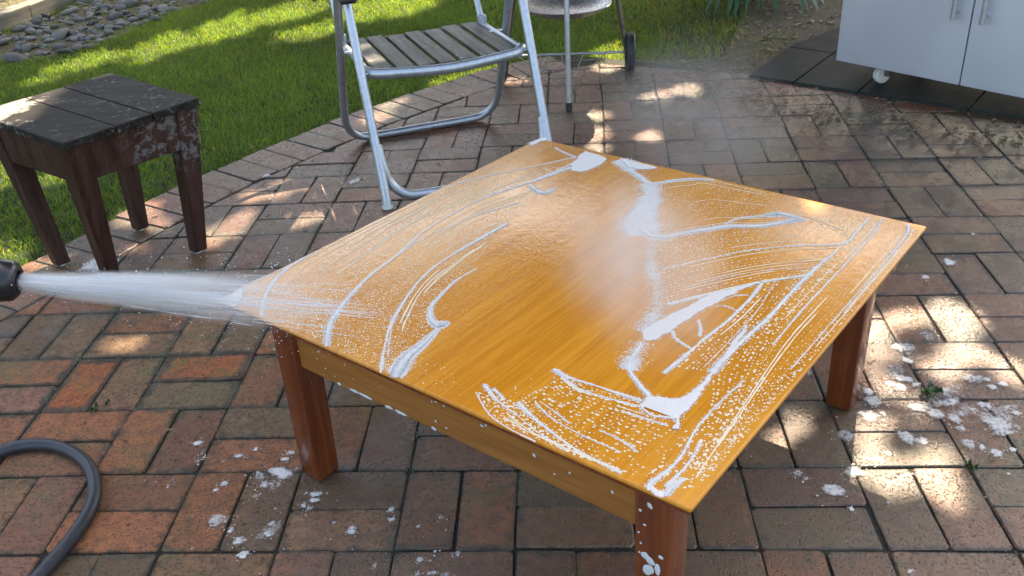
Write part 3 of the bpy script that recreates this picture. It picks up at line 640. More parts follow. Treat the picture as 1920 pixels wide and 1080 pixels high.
n = 900; lx = rng.uniform(0.75, 2.0, n); ly = rng.uniform(4.0, 6.0, n); k = inside(lx, ly, soil_poly) & ~inside(lx, ly, [(1.075, 4.045), (2.9, 2.64), (3.55, 3.6), (1.86, 4.86), (1.395, 4.475)]); lx, ly = lx[k], ly[k]; n = len(lx)
th = rng.random(n) * 6.28; ln = rng.uniform(0.006, 0.022, n); wd = ln * rng.uniform(0.3, 0.6, n); dx, dy = np.cos(th), np.sin(th)
V = np.stack([np.stack([lx + a * dx * ln - b * dy * wd, ly + a * dy * ln + b * dx * wd, -0.022 + (0.004 + 0.006 * rng.random(n)) * (abs(a) + b * 0.5)], 1) for a, b in ((-1, 0), (0, -1), (1, 0), (0, 1))], 1).reshape(-1, 3)
tag(np_mesh('dead_leaves', V, (np.arange(n) * 4)[:, None] + np.arange(4), M['straw']), 'dead leaves and mulch chips on the bare soil beside the cabinet', 'litter', kind='stuff')
# river stones in the bed by the edging
def stone_mesh(seed):
    r = np.random.default_rng(seed); bm = bmesh.new(); bmesh.ops.create_icosphere(bm, subdivisions=2, radius=1.0)
    ax = r.normal(0, 1, (5, 3)); am = r.uniform(0.08, 0.24, 5); pl_ = r.uniform(0, 6, 5)
    for v in bm.verts:
        k = 1 + sum(a * math.sin(2.0 * float(np.dot(x, v.co)) + p) for a, x, p in zip(am, ax, pl_)); v.co *= k
    for f in bm.faces: f.smooth = seed % 2 == 0
    me = bpy.data.meshes.new('stone'); bm.to_mesh(me); bm.free(); me.materials.append(M['stone']); return me
smesh = [stone_mesh(k) for k in range(6)]
cnt = 0; tries = 0; placed = []
while cnt < 300 and tries < 9000:
    tries += 1; x, y = rng.uniform(-3.0, -1.4), rng.uniform(5.0, 7.2)
    if not inside(np.array([x]), np.array([y]), st_poly)[0]: continue
    fx_, fy_, _ = project((x, y, 0))
    if fx_ < -0.04 or fy_ < -0.06: continue
    r = rng.uniform(0.014, 0.028) if rng.random() < 0.75 else rng.uniform(0.028, 0.046)
    if any((x - a) ** 2 + (y - b) ** 2 < (0.72 * (r + c)) ** 2 for a, b, c in placed): continue
    placed.append((x, y, r)); o = bpy.data.objects.new('stone', smesh[cnt % 6]); COL.objects.link(o); o.parent = stone_bed
    o.location = (x, y, -0.028 + r * 0.2); o.scale = (r * rng.uniform(1.0, 1.4), r * rng.uniform(0.75, 1.1), r * rng.uniform(0.4, 0.62)); o.rotation_euler = (rng.normal(0, 0.2), rng.normal(0, 0.2), rng.random() * 6.28)
    cnt += 1
# timber edging
a, b = Vector((-3.10, 5.02, 0)), Vector((-2.35, 7.62, 0)); d = b - a; ang = math.atan2(d.y, d.x) - math.pi / 2
eb = root('garden_edging', (a.x, a.y, -0.03), ang); L_ = d.length
tag(eb, 'weathered grey timber edging board between stones and mulch', 'edging')
for k, (y0, y1) in enumerate(((0, 1.02), (1.026, L_))):
    MB().box((-0.05, (y0 + y1) / 2, 0.045 - 0.004 * k), (0.10, y1 - y0, 0.10)).build('timber', M['board'], eb, bevel=0.006)
# white drain pipe end at the stones
pr = root('drain_pipe', (-2.80, 5.42, 0.0)); tag(pr, 'white plastic drain pipe end lying on the stones by the edging', 'pipe')
pts = spline([(-0.45, 0.10, 0.22), (-0.25, 0.05, 0.14), (-0.10, 0.0, 0.055), (0.03, -0.03, 0.012)], 0.03)
MB().tube(pts, 0.042, 20).build('pipe', M['white'], pr, smooth='auto')
MB().tube([Vector(pts[-1]) - (Vector(pts[-1]) - Vector(pts[-3])).normalized() * 0.02, pts[-1]], 0.047, 20).build('rim', M['white'], pr, smooth='auto')

# ------------------------------------------------------------------ shade tree out of view towards the sun; leaves left out of its crown to shape the dapples
tree = root('shade_tree', (3.3, 9.6, -0.03)); tag(tree, 'unseen leafy tree beyond the lawn, crown gaps shaped to dapple the patio', 'tree')
tk = MB(); trunk = spline([(0, 0, 0), (-0.08, -0.1, 1.2), (-0.25, -0.4, 2.4), (-0.6, -1.0, 3.6), (-1.2, -1.9, 4.5)], 0.3)
tk.tube(trunk, [0.24 - 0.14 * k / len(trunk) for k in range(len(trunk))], 12)
tk.build('trunk', M['bark'], tree, smooth=True)
kk = 1 / math.tan(SUN_EL)
for k in range(9):
    th = 2 * math.pi * k / 9; gx_, gy_ = -0.2 + 3.1 * math.cos(th), 3.6 + 3.1 * math.sin(th); z = 4.6
    e = np.array([gx_ + SUN_H[0] * z * kk - 3.3, gy_ + SUN_H[1] * z * kk - 9.6, z]); s0 = np.array(trunk[int(len(trunk) * (0.55 + 0.045 * k))])
    br = spline([s0, s0 * 0.55 + e * 0.45 + np.array([0, 0, 0.35]), e], 0.3)
    MB().tube(br, [0.07 - 0.055 * q / len(br) for q in range(len(br))], 8).build('limb', M['bark'], tree, smooth=True)
N = 230000
rr = np.sqrt(rng.random(N)) ; ta = rng.random(N) * 2 * math.pi
gpx, gpy = -0.2 + 4.5 * rr * np.cos(ta), 3.7 + 4.3 * rr * np.sin(ta)
keep = np.ones(N, bool)
wob = 0.30 + 0.75 * vnoise(gpx, gpy, 22, 9) + 0.25 * vnoise(gpx, gpy, 9, 10)
for cx, cy, a_, b_, c_ in SUN_GAPS:
    det = max(a_ * c_ - b_ * b_, 1e-9); dx, dy = gpx - cx, gpy - cy
    # room for a leaf around each gap
    pad = 0.034; ia, ic = a_ + pad * math.sqrt(a_) * 2 + pad ** 2, c_ + pad * math.sqrt(c_) * 2 + pad ** 2
    det = max(ia * ic - b_ * b_, 1e-9)
    q = (ic * dx * dx - 2 * b_ * dx * dy + ia * dy * dy) / det
    keep &= q > wob
keep &= rr < 0.86 + 0.2 * vnoise(gpx, gpy, 1.6, 3)
gpx, gpy = gpx[keep], gpy[keep]; n = len(gpx)
gz = 3.3 + 1.9 * rng.random(n) + 0.9 * vnoise(gpx, gpy, 0.8, 5)
C3 = np.stack([gpx + SUN_H[0] * gz * kk - 3.3, gpy + SUN_H[1] * gz * kk - 9.6, gz + 0.03], 1)
u = rng.normal(0, 1, (n, 3)); u /= np.linalg.norm(u, axis=1, keepdims=True); nn = rng.normal(0, 1, (n, 3)) + np.array(SUND) * 1.2
w3 = np.cross(nn, u); w3 /= np.linalg.norm(w3, axis=1, keepdims=True); ll = rng.uniform(0.045, 0.068, (n, 1))
V = np.stack([C3 - u * ll, C3 + w3 * ll * 0.7, C3 + u * ll, C3 - w3 * ll * 0.7], 1).reshape(-1, 3)
np_mesh('crown', V, (np.arange(n) * 4)[:, None] + np.arange(4), M['leaf_tree'], tree)

hd_ = root('sky_block_hedge', (-1.0, 11.0, -0.03), 0.0); tag(hd_, 'unseen row of foliage added at the back to darken wet reflections', 'sky_block_hedge')  # unseen, added to block low sky; height shaped for darker reflections
n = 60000; hx = rng.uniform(-13, 5.2, n); hy = rng.normal(0, 0.45, n); hz_ = rng.uniform(0, 1, n) ** 0.8 * (1.1 + 0.9 * vnoise(hx, hy, 0.7, 31) + 2.4 * np.clip((-2.2 - hx) / 1.5, 0, 1) + 2.0 * np.clip((hx - 1.2) / 0.8, 0, 1))
u = rng.normal(0, 1, (n, 3)); u /= np.linalg.norm(u, axis=1, keepdims=True); w3 = np.cross(rng.normal(0, 1, (n, 3)), u); w3 /= np.linalg.norm(w3, axis=1, keepdims=True); C3 = np.stack([hx, hy, hz_], 1)
V = np.stack([C3 - u * 0.07, C3 + w3 * 0.05, C3 + u * 0.07, C3 - w3 * 0.05], 1).reshape(-1, 3)
np_mesh('foliage', V, (np.arange(n) * 4)[:, None] + np.arange(4), M['leaf_tree'], hd_)
MB().box((-4.5, 0, 0.5), (16.5, 0.35, 1.0)).build('core', M['leaf_tree'], hd_)

# ------------------------------------------------------------------ coffee table
e1 = np.array(TF) - np.array(TL); ANG = math.atan2(e1[1], e1[0]); e1 /= np.linalg.norm(e1); e2 = np.array([-e1[1], e1[0]])
def to_st(p): d = np.array(p) - np.array(TL); return float(d @ e1), float(d @ e2)
cB, cR, cF = to_st(TB), to_st(TR), to_st(TF)
table = root('coffee_table', (TL[0], TL[1], 0), ANG)
tag(table, 'low square wooden coffee table covered in soap foam', 'table')
cor = [(0, 0), cF, cR, cB]
cc = np.mean(cor, axis=0)
tp = MB(); T_ = 0.009
tp.hexa([(x, y, TH - T_) for x, y in cor], [(x, y, TH) for x, y in cor])
tp.build('tabletop', M['top'], table, bevel=0.0035, seg=3, smooth='auto')
inn = [tuple(np.array(c) + (cc - np.array(c)) * 0.009) for c in cor]
MB().hexa([(x, y, TH - 0.019) for x, y in inn], [(x, y, TH - T_ + 0.0005) for x, y in inn]).build('edge_strip', M['leg'], table, bevel=0.003)  # dark recessed strip under the tabletop edge
T_ = 0.0185
LW = 0.062; INS = 0.045
def lerp2(s, t):
    a = np.array(cor[0]) * (1 - s) + np.array(cor[1]) * s; b = np.array(cor[3]) * (1 - s) + np.array(cor[2]) * s; return a * (1 - t) + b * t
S1 = cF[0]
legc = []
for sx, sy in ((0, 0), (1, 0), (1, 1), (0, 1)):
    c = np.array({(0, 0): (0.111, 0.076), (1, 0): (0.934, 0.076), (1, 1): (0.919, 0.912), (0, 1): (0.135, 0.905)}[sx, sy])
    legc.append(c)
    lg = MB(); b = LW * 0.46; t = LW * 0.5
    lg.hexa([(c[0] - b, c[1] - b, 0.0), (c[0] + b, c[1] - b, 0.0), (c[0] + b, c[1] + b, 0.0), (c[0] - b, c[1] + b, 0.0)],
            [(c[0] - t, c[1] - t, TH - T_), (c[0] + t, c[1] - t, TH - T_), (c[0] + t, c[1] + t, TH - T_), (c[0] - t, c[1] + t, TH - T_)])
    lg.build('leg', M['leg'], table, bevel=0.005, smooth='auto')
for k in range(4):
    a, b = legc[k], legc[(k + 1) % 4]; d = (b - a) / np.linalg.norm(b - a); n = np.array([d[1], -d[0]])
    p, q = a + d * LW * 0.49 + n * (LW / 2 - 0.020), b - d * LW * 0.49 + n * (LW / 2 - 0.020); mid = (p + q) / 2
    o = MB().box((0, 0, 0), (np.linalg.norm(q - p), 0.020, 0.118)).build('apron', M['apron'], table, bevel=0.002)
    o.location = (mid[0], mid[1], TH - T_ - 0.0592); o.rotation_euler = (0, 0, math.atan2(d[1], d[0]))

# ------------------------------------------------------------------ foam on the table top
TZ = TH + 0.0004
def foam_root(o): o.location = (TL[0], TL[1], 0); o.rotation_euler = (0, 0, ANG); return o
def ribbon(mb, pts, wid, seed):
    r = np.random.default_rng(seed); P_ = [(*p, w) for p, w in zip(pts, wid)]; P_ = spline(P_, 0.006); n = len(P_)
    P_ = np.array(P_); w = np.maximum(P_[:, 2], 2.4) * 0.00036
    jit = np.convolve(r.normal(0, 1, n + 4), np.ones(3) / 3, 'same')[2:-2] * 0.38 + 1; jit2 = np.convolve(r.normal(0, 1, n + 4), np.ones(3) / 3, 'same')[2:-2] * 0.38 + 1
    tn = np.gradient(P_[:, :2], axis=0); tn /= np.linalg.norm(tn, axis=1, keepdims=True) + 1e-9; nr = np.stack([-tn[:, 1], tn[:, 0]], 1)
    end = np.minimum(1, np.minimum(np.arange(n) + 0.35, n - np.arange(n) - 0.65) / 1.5)
    V = []; K = ((-1, 0), (-0.72, 0.75), (0, 1), (0.72, 0.75), (1, 0))
    for i in range(n):
        hgt = min(0.0018, w[i] * 0.5) * end[i]
        for k, z in K:
            ww = w[i] * (jit[i] if k < 0 else jit2[i]) * end[i]
            V.append((P_[i, 0] + nr[i, 0] * ww * k, P_[i, 1] + nr[i, 1] * ww * k, TZ + hgt * z))
    F = [(i * 5 + k, i * 5 + k + 1, (i + 1) * 5 + k + 1, (i + 1) * 5 + k) for i in range(n - 1) for k in range(4)]
    mb.add(V, [f[::-1] for f in F], [0.15, 0.8, 1.0, 0.8, 0.15] * n); return mb
def pool(mb, poly, seed, hgt=0.0016):
    r = np.random.default_rng(seed); pts = spline(list(poly) + [poly[0]], 0.005)[:-1]; pts = np.array(pts); n = len(pts)
    A = 0.5 * np.sum(pts[:, 0] * np.roll(pts[:, 1], -1) - pts[:, 1] * np.roll(pts[:, 0], -1))
    if A < 0: pts = pts[::-1].copy()
    tn = np.roll(pts, -1, 0) - np.roll(pts, 1, 0); tn /= np.linalg.norm(tn, axis=1, keepdims=True) + 1e-9; nr = np.stack([-tn[:, 1], tn[:, 0]], 1)
    pts = pts + nr * (np.convolve(r.normal(0, 1, n + 4), np.ones(2) / 2, 'same')[2:-2] * 0.0013)[:, None]
    r1, r2 = pts + nr * 0.0022, pts + nr * 0.0060
    V = [(*p, TZ) for p in pts] + [(*p, TZ + hgt * 0.7) for p in r1] + [(*p, TZ + hgt) for p in r2]
    F = [(k + r_ * n, (k + 1) % n + r_ * n, (k + 1) % n + (r_ + 1) * n, k + (r_ + 1) * n) for r_ in range(2) for k in range(n)]
    tri = tessellate_polygon([[Vector((*p, 0)) for p in r2]])
    F += [tuple(2 * n + i for i in t) for t in tri]
    mb.add(V, F, [0.1] * n + [0.55] * n + [1.05] * n); return mb
def bubbles(mb, cx, cy, r, z=None, seed=0):
    # small domes, six sides each
    cx, cy, r = map(np.asarray, (cx, cy, r)); n = len(cx); z = TZ if z is None else z
    a = np.random.default_rng(seed).random(n)[:, None] + np.arange(6) * 1.0472; V = np.empty((n, 7, 3))
    V[:, :6, 0] = cx[:, None] + r[:, None] * np.cos(a); V[:, :6, 1] = cy[:, None] + r[:, None] * np.sin(a); V[:, :6, 2] = z
    V[:, 6, 0] = cx; V[:, 6, 1] = cy; V[:, 6, 2] = z + r * 0.6
    b = (np.arange(n) * 7)[:, None]; F = np.concatenate([b + np.array([k, (k + 1) % 6, 6]) for k in range(6)])
    mb.add(V.reshape(-1, 3).tolist(), F.tolist(), [0.9] * (7 * n))
def fringe(mb, pts, wid, seed, dens=0.42, spread=0.40):
    r = np.random.default_rng(seed); P_ = np.array(spline([(*p, w) for p, w in zip(pts, wid)], 0.003)); tn = np.gradient(P_[:, :2], axis=0); tn /= np.linalg.norm(tn, axis=1, keepdims=True) + 1e-9
    n = int(np.sum(0.5 + P_[:, 2] * 0.16) * dens); i = r.integers(0, len(P_), n); w = np.maximum(P_[i, 2], 2.4) * 0.001
    off = r.normal(0, spread, n) * (w * 0.50 + 0.0008)
    x = P_[i, 0] - tn[i, 1] * off + r.normal(0, 0.001, n); y = P_[i, 1] + tn[i, 0] * off + r.normal(0, 0.001, n)
    k = (x > 0.003) & (y > 0.003); bubbles(mb, x[k], y[k], (0.0004 + 0.0009 * r.random(n) ** 2)[k], None, seed)
def rim_bubbles(mb, poly, seed):
    r = np.random.default_rng(seed); P_ = np.array(spline(list(poly) + [poly[0]], 0.002)); n = int(len(P_) * 0.8); i = r.integers(0, len(P_), n)
    x, y = P_[i, 0] + r.normal(0, 0.0015, n), P_[i, 1] + r.normal(0, 0.0015, n); k = (x > 0.003) & (y > 0.003)
    bubbles(mb, x[k], y[k], (0.0005 + 0.0010 * r.random(n) ** 2)[k], None, seed)
LAB = {
 'near_left_arc': 'short curved foam streak nearest the spray nozzle on the table',
 'upper_line': 'thin foam line running to the far corner of the table, beside the chair',
 'long_sweep': 'longest curved foam streak sweeping from far corner to near edge of the table',
 'second_sweep': 'thin curved foam streak just inside the longest one on the table',
 'hook': 'hook-shaped foam streak ending in a small lump, left of the washed patch',
 'hook_tail': 'white foam tongue widening to the near edge of the table',
 'curl': 'small curled foam smear at the top of the washed patch',
 'far_right_line': 'ragged foam line along the far right edge of the table top',
 'fish_lower': 'thick foam streak right of the washed patch, under a narrow loop',
 'fish_upper': 'narrow foam loop closing over the thick streak right of the washed patch',
 'right_line': 'thin bent foam line below the foam loop, turning up near the right corner',
 'wedge_top': 'thin foam line along the upper side of the foam wedge',
 'wedge_side': 'foam line running diagonally inside the wedge to the table middle',
 'long_drain': 'straight foam streak draining from the right corner into the large pool',
 'outer_line': 'thin straight foam line parallel to the right table edge, inner of two',
 'outermost_line': 'thin straight foam line closest to the right table edge',
 'splash_ridge': 'ragged bubbly foam ridge pushed up along the washed strip',
 'neck': 'short crooked foam neck feeding the large foam pool',
 'corner_foam': 'small white foam patch on the table corner in the water jet',
 'far_tip_foam': 'small foam smear on the far tip of the table beside the chair leg',
 'far_patch': 'blue-white foam patch at the far end of the washed strip',
 'far_patch_right': 'narrow foam patch on the far edge, right of the washed strip',
 'wedge_pool': 'pale blue foam wedge tapering right from the washed patch',
 'drain_pool': 'largest white foam pool with a tail, near the front corner of the table',
 'near_corner_foam': 'foam clump spilling over the front corner of the table'}
lines = MB(); splash = MB(); seed = 100
for nm, pts, wid in STREAKS:
    seed += 1
    if nm == 'splash_ridge':
        mb = MB(); fringe(mb, pts, wid, seed, 0.50 if max(wid) > 45 else 0.20, 0.66)
        splash.add(mb.v, mb.f, mb.a); continue
    if nm in LAB:
        mb = ribbon(MB(), pts, [w * 0.76 for w in wid], seed); fringe(mb, pts, wid, seed)
        o = mb.build('foam_streak', M['foam'], None, smooth=True)
        tag(foam_root(o), LAB[nm], 'foam', 'foam streaks on the table')
    else: ribbon(lines, pts, [w * 0.72 for w in wid], seed); fringe(lines, pts, wid, seed, 0.4)
tag(foam_root(splash.build('foam_ridge', M['foam'], None, smooth=True)), LAB['splash_ridge'], 'foam', kind='stuff')
tag(foam_root(lines.build('foam_lines', M['foam'], None, smooth=True)), 'fine foam lines left by the sponge across the table top', 'foam', kind='stuff')
for nm, poly in POOLS.items():
    seed += 1
    mb = pool(MB(), poly, seed); rim_bubbles(mb, poly, seed)
    o = mb.build('foam_patch', M['foam'], None, smooth=True)
    tag(foam_root(o), LAB[nm], 'foam', 'foam patches on the table')
# beads of foam in rows that follow the sponge strokes
SD = {}
for nm, pts, wid in STREAKS: SD.setdefault(nm, []).append(pts)
def resamp(pts, n=60):
    p = np.array(spline(pts, 0.004)); d = np.concatenate([[0], np.cumsum(np.linalg.norm(np.diff(p, axis=0), axis=1))]); s = np.linspace(0, d[-1], n)
    return np.stack([np.interp(s, d, p[:, 0]), np.interp(s, d, p[:, 1])], 1)
E1, E2 = cF[0], cB[1]
fam = []
left_edge = [(0.006, 0.95), (0.006, 0.6), (0.006, 0.25), (0.03, 0.03)]
fam.append((left_edge, [(0.03, 0.78), (0.014, 0.45)] + SD['near_left_arc'][0], 9, 0.0011, 0.0019, 0.0085))
fam.append(([(0.03, 0.78), (0.014, 0.45)] + SD['near_left_arc'][0], SD['long_sweep'][0], 26, 0.0010, 0.0022, 0.0085))
fam.append((SD['long_sweep'][0], SD['second_sweep'][0], 22, 0.0009, 0.0017, 0.0080))
fam.append((SD['second_sweep'][0], [(0.30, 0.50), (0.32, 0.40)] + SD['hook'][0][1:5] + SD['hook_tail'][0][1:], 16, 0.0009, 0.0016, 0.0085))
fam.append((SD['fish_lower'][0], SD['right_line'][0], 17, 0.0012, 0.0021, 0.0075))
fam.append((SD['right_line'][0], SD['wedge_top'][0], 13, 0.0013, 0.0024, 0.0085))
fam.append((SD['far_right_line'][0] + [(cR[0] - 0.10, cR[1] - 0.02)], SD['fish_lower'][0] + [(0.93, 0.86)], 20, 0.0010, 0.0018, 0.0082))
fam.append((SD['wedge_side'][0], SD['long_drain'][0], 9, 0.0014, 0.0026, 0.0095))
dr = SD['long_drain'][0] + [(0.93, 0.22), (0.98, 0.06)]
fam.append(([(0.90, 0.95)] + dr, SD['outer_line'][0] + [(0.985, 0.28), (0.992, 0.06)], 10, 0.0013, 0.0026, 0.0105))
fam.append((SD['outer_line'][0] + [(0.992, 0.06)], SD['outermost_line'][0] + [(1.0, 0.05)], 8, 0.0011, 0.0022, 0.0110))
fam.append((SD['outermost_line'][0] + [(1.0, 0.05)], [(E1 - 0.012, 0.97), (E1 - 0.010, 0.5), (E1 - 0.012, 0.04)], 5, 0.0011, 0.0024, 0.0110))
ar = SD['arc_line']
fam.append((ar[1] + [(0.93, 0.02)], ar[0], 14, 0.0013, 0.0027, 0.0100))
fam.append((ar[0], SD['tail_line'][1] + [(0.93, 0.16)], 14, 0.0014, 0.0027, 0.0105))
fam.append((SD['tail_line'][0], SD['tail_line'][2], 7, 0.0013, 0.0024, 0.0100))
bx, by, br_, bd, bl = [], [], [], [], []
fine_lines = MB()
for A_, B_, nt, r0, r1, gap in fam:
    a, b = resamp(A_), resamp(B_)
    for k in range(nt):
        t = (k + 0.5 + rng.normal(0, 0.07)) / nt; c = a * (1 - t) + b * t; dl = np.linalg.norm(np.diff(c, axis=0), axis=1); tot = dl.sum(); cum = np.concatenate([[0], np.cumsum(dl)])
        if rng.random() < 0.34:
            i0 = rng.integers(0, 28); seg = c[i0:i0 + rng.integers(14, 40):3]
            seg = [p for p in seg if not inside(np.array([p[0]]), np.array([p[1]]), WASH)[0] and 0.008 < p[1] < cB[1] + (cR[1] - cB[1]) * p[0] - 0.012 and cB[0] * p[1] / E2 + 0.010 < p[0] < cF[0] + (cR[0] - cF[0]) * p[1] / E2 - 0.008]
            if len(seg) > 3: ribbon(fine_lines, seg, [rng.uniform(2.4, 4.2)] * len(seg), 900 + k + nt)
        rk = rng.uniform(r0, r1); sp_ = gap * (0.55 + 0.75 * rk / r1); m_ = int(tot / sp_); s0 = (np.arange(m_) + rng.uniform(-0.35, 0.35, m_)) * sp_
        on_ = rng.random(m_) < 0.88; on_ &= vnoise(s0 * 1.0, np.full(m_, k * 0.37), 9, 11) > 0.18
        s0 = s0[on_]; x = np.interp(s0, cum, c[:, 0]); y = np.interp(s0, cum, c[:, 1])
        tx = np.interp(s0, cum[:-1], np.diff(c[:, 0]) / dl); ty = np.interp(s0, cum[:-1], np.diff(c[:, 1]) / dl)
        q = len(s0); jj = rng.normal(0, 0.0005, q)
        bx.append(x - ty * jj); by.append(y + tx * jj); br_.append(rk * rng.uniform(0.65, 1.25, q)); bd.append(np.arctan2(ty, tx)); bl.append(1 + rng.random(q) ** 2 * 1.3)
def scatter(poly, n, r0, r1):
    p = np.array(poly); x = rng.uniform(p[:, 0].min(), p[:, 0].max(), n); y = rng.uniform(p[:, 1].min(), p[:, 1].max(), n); k = inside(x, y, poly)
    x, y = x[k], y[k]; q = len(x); bx.append(x); by.append(y); br_.append(r0 + (r1 - r0) * rng.random(q) ** 2); bd.append(rng.random(q) * 3.1); bl.append(1 + 0.5 * rng.random(q))
scatter([(0.004, 0.06), (0.004, 0.97), (0.09, 0.97), (0.14, 0.6), (0.16, 0.33), (0.10, 0.1)], 2600, 0.0006, 0.0013)
scatter([(0.14, 0.62), (0.18, 0.3), (0.32, 0.14), (0.42, 0.02), (0.36, 0.2), (0.33, 0.33), (0.28, 0.5), (0.24, 0.72)], 2000, 0.0006, 0.0012)
scatter([(0.30, 0.98), (cR[0] - 0.1, cR[1] - 0.005), (0.80, 0.86), (0.55, 0.80), (0.36, 0.90)], 1500, 0.0007, 0.0014)
scatter([(0.93, 0.03), (1.005, 0.03), (1.008, 0.4), (0.95, 0.3)], 200, 0.0014, 0.0034)
scatter([(0.62, 0.02), (0.97, 0.01), (0.96, 0.14), (0.80, 0.16), (0.64, 0.14)], 260, 0.0010, 0.0022)
scatter([(0.03, 0.03), (0.46, 0.008), (0.62, 0.012), (0.55, 0.06), (0.30, 0.12), (0.10, 0.2)], 900, 0.0007, 0.0016)
bx, by, br_, bd, bl = map(np.concatenate, (bx, by, br_, bd, bl))
wm = ~inside(bx + rng.normal(0, 0.012, len(bx)), by + rng.normal(0, 0.012, len(by)), WASH)
tt = by / E2; smax = cF[0] + (cR[0] - cF[0]) * tt; smin = cB[0] * tt
ss = (bx - smin) / (smax - smin); tmax = cB[1] + (cR[1] - cB[1]) * ss
wm &= (bx > smin + 0.004) & (bx < smax - 0.004) & (by > 0.004) & (by < tmax - 0.004)
bx, by, br_, bd, bl = bx[wm], by[wm], br_[wm] * 0.88, bd[wm], bl[wm]; n = len(bx)
ca, sa = np.cos(bd), np.sin(bd); V = np.empty((n, 7, 3))
for k in range(6):
    w = math.pi / 3 * k; u_, v_ = math.cos(w) * br_ * bl, math.sin(w) * br_
    V[:, k, 0] = bx + ca * u_ - sa * v_; V[:, k, 1] = by + sa * u_ + ca * v_; V[:, k, 2] = TZ
V[:, 6, 0] = bx; V[:, 6, 1] = by; V[:, 6, 2] = TZ + br_ * 0.65
b = (np.arange(n) * 7)[:, None]
F = np.concatenate([b + np.array([k, (k + 1) % 6, 6]) for k in range(6)])
tag(foam_root(fine_lines.build('foam_lines', M['bubble'], None, smooth=True)), 'hair-thin cream foam lines between the rows of beads', 'foam', kind='stuff')
o = np_mesh('foam_beads', V.reshape(-1, 3), F, M['bubble'], smooth=True)
tag(foam_root(o), 'rows of tiny soap foam beads following the sponge strokes', 'foam', kind='stuff')

# foam spatter on the bricks
def splat(mb, x, y, rx, ry, z, rot, seed, n=26):
    r = np.random.default_rng(seed); a = np.linspace(0, 2 * math.pi, n, endpoint=False)
    k = 1 + sum(r.normal(0, 0.15 / (1 + 0.55 * h_)) * np.sin(h_ * a + r.uniform(0, 6.28)) for h_ in range(3, 10)) + r.normal(0, 0.14) * np.sin(2 * a + r.uniform(0, 6.28)); k = np.clip(k, 0.5, 1.6)
    c, s = math.cos(rot), math.sin(rot); V = []
    for q, dz in ((1.0, 0.0), (0.76, 0.0006), (0.45, 0.0009)):
        for i in range(n):
            u, v = rx * k[i] * q * math.cos(a[i]), ry * k[i] * q * math.sin(a[i]); V.append((x + c * u - s * v, y + s * u + c * v, z + dz))
    V.append((x, y, z + 0.0016))
    F = [(j * n + i, j * n + (i + 1) % n, (j + 1) * n + (i + 1) % n, (j + 1) * n + i) for j in range(2) for i in range(n)] + [(2 * n + i, 2 * n + (i + 1) % n, 3 * n) for i in range(n)]
    solid = r.uniform(0.45, 0.82)
    mb.add(V, F, [0.0] * n + [0.62 * solid] * n + [solid] * (n + 1))
def spatter(name, lst, extra, spread, label, seed):
    mb = MB(); r = np.random.default_rng(seed)
    for i, (x, y, rx, ry) in enumerate(lst): splat(mb, x, y, rx * 1.02, ry * 1.02, 0.0006 + 0.0002 * (i % 5), 0.0, seed + i)
    for i in range(9):       # thin smears
        x, y, rx, ry = lst[r.integers(len(lst) // 2)]; t = MB(); splat(t, x + r.normal(0, 0.02), y + r.normal(0, 0.02), rx * r.uniform(1.3, 2.0), ry * r.uniform(1.2, 1.8), 0.0004, r.random() * 3, seed + 300 + i)
        mb.add(t.v, t.f, [v * 0.5 for v in t.a])
    for i in range(extra):
        x, y, rx, ry = lst[r.integers(len(lst))]; d = abs(r.normal(0, spread)); t = r.random() * 6.28; q = 0.0010 + 0.0032 * r.random() ** 3
        splat(mb, x + d * math.cos(t), y + d * math.sin(t) * 1.3, q, q * r.uniform(0.8, 1.3), 0.0006, r.random() * 3, seed + 500 + i, 9)
    for i, (x, y, rx, ry) in enumerate(lst):
        nb = int(3 + 180 * (rx + ry)); t = r.random(nb) * 6.283; q = 1.05 + np.abs(r.normal(0, 0.25, nb))
        bubbles(mb, x + rx * q * np.cos(t), y + ry * q * np.sin(t), 0.0006 + 0.0012 * r.random(nb) ** 2, 0.0006, seed + i)
    tag(mb.build(name, M['foam'], None, smooth=True), label, 'foam', kind='stuff')
spatter('foam_spatter', SPLATS_RIGHT, 120, 0.08, 'blobs of soap foam spattered on the bricks right of the table', 1000)
spatter('foam_spatter', SPLATS_LEFT, 130, 0.06, 'blobs of soap foam spattered on the bricks by the left table leg', 3000)
# spatter on table legs and apron
mb = MB()
def face_splat(c, u, v, rx, ry, seed):
    t = MB(); splat(t, 0, 0, rx, ry, 0, 0, seed, 14); u, v = Vector(u), Vector(v); w = u.cross(v)
    mb.add([Vector(c) + u * p[0] + v * p[1] + w * p[2] for p in t.v], t.f)
lf = legc[1]
for i, (a, z, rx, ry) in enumerate(((-0.005, 0.285, 0.011, 0.009), (0.012, 0.272, 0.005, 0.012), (-0.004, 0.262, 0.009, 0.012), (0.017, 0.30, 0.004, 0.004), (-0.02, 0.375, 0.003, 0.003), (-0.012, 0.35, 0.003, 0.002), (-0.004, 0.392, 0.005, 0.006), (-0.022, 0.33, 0.002, 0.002), (-0.02, 0.29, 0.002, 0.002), (-0.018, 0.31, 0.002, 0.002))):
    face_splat((lf[0] + a, lf[1] - LW / 2 + 0.0006, z - 0.04), (1, 0, 0), (0, 0, 1), rx, ry, 50 + i)
for i in range(16):
    face_splat((rng.uniform(0.45, 0.88), 0.0544, rng.uniform(0.30, 0.385)), (1, 0, 0), (0, 0, 1), 0.0012 + 0.002 * rng.random(), 0.0012 + 0.003 * rng.random(), 80 + i)
for i, (s_, rx) in enumerate(((0.24, 0.012), (0.27, 0.018), (0.33, 0.010), (0.36, 0.016), (0.44, 0.006), (0.20, 0.005))):
    face_splat((s_ + 0.05, 0.0544, 0.2935), (1, 0, 0), (0, 0, 1), rx, 0.0035, 110 + i)
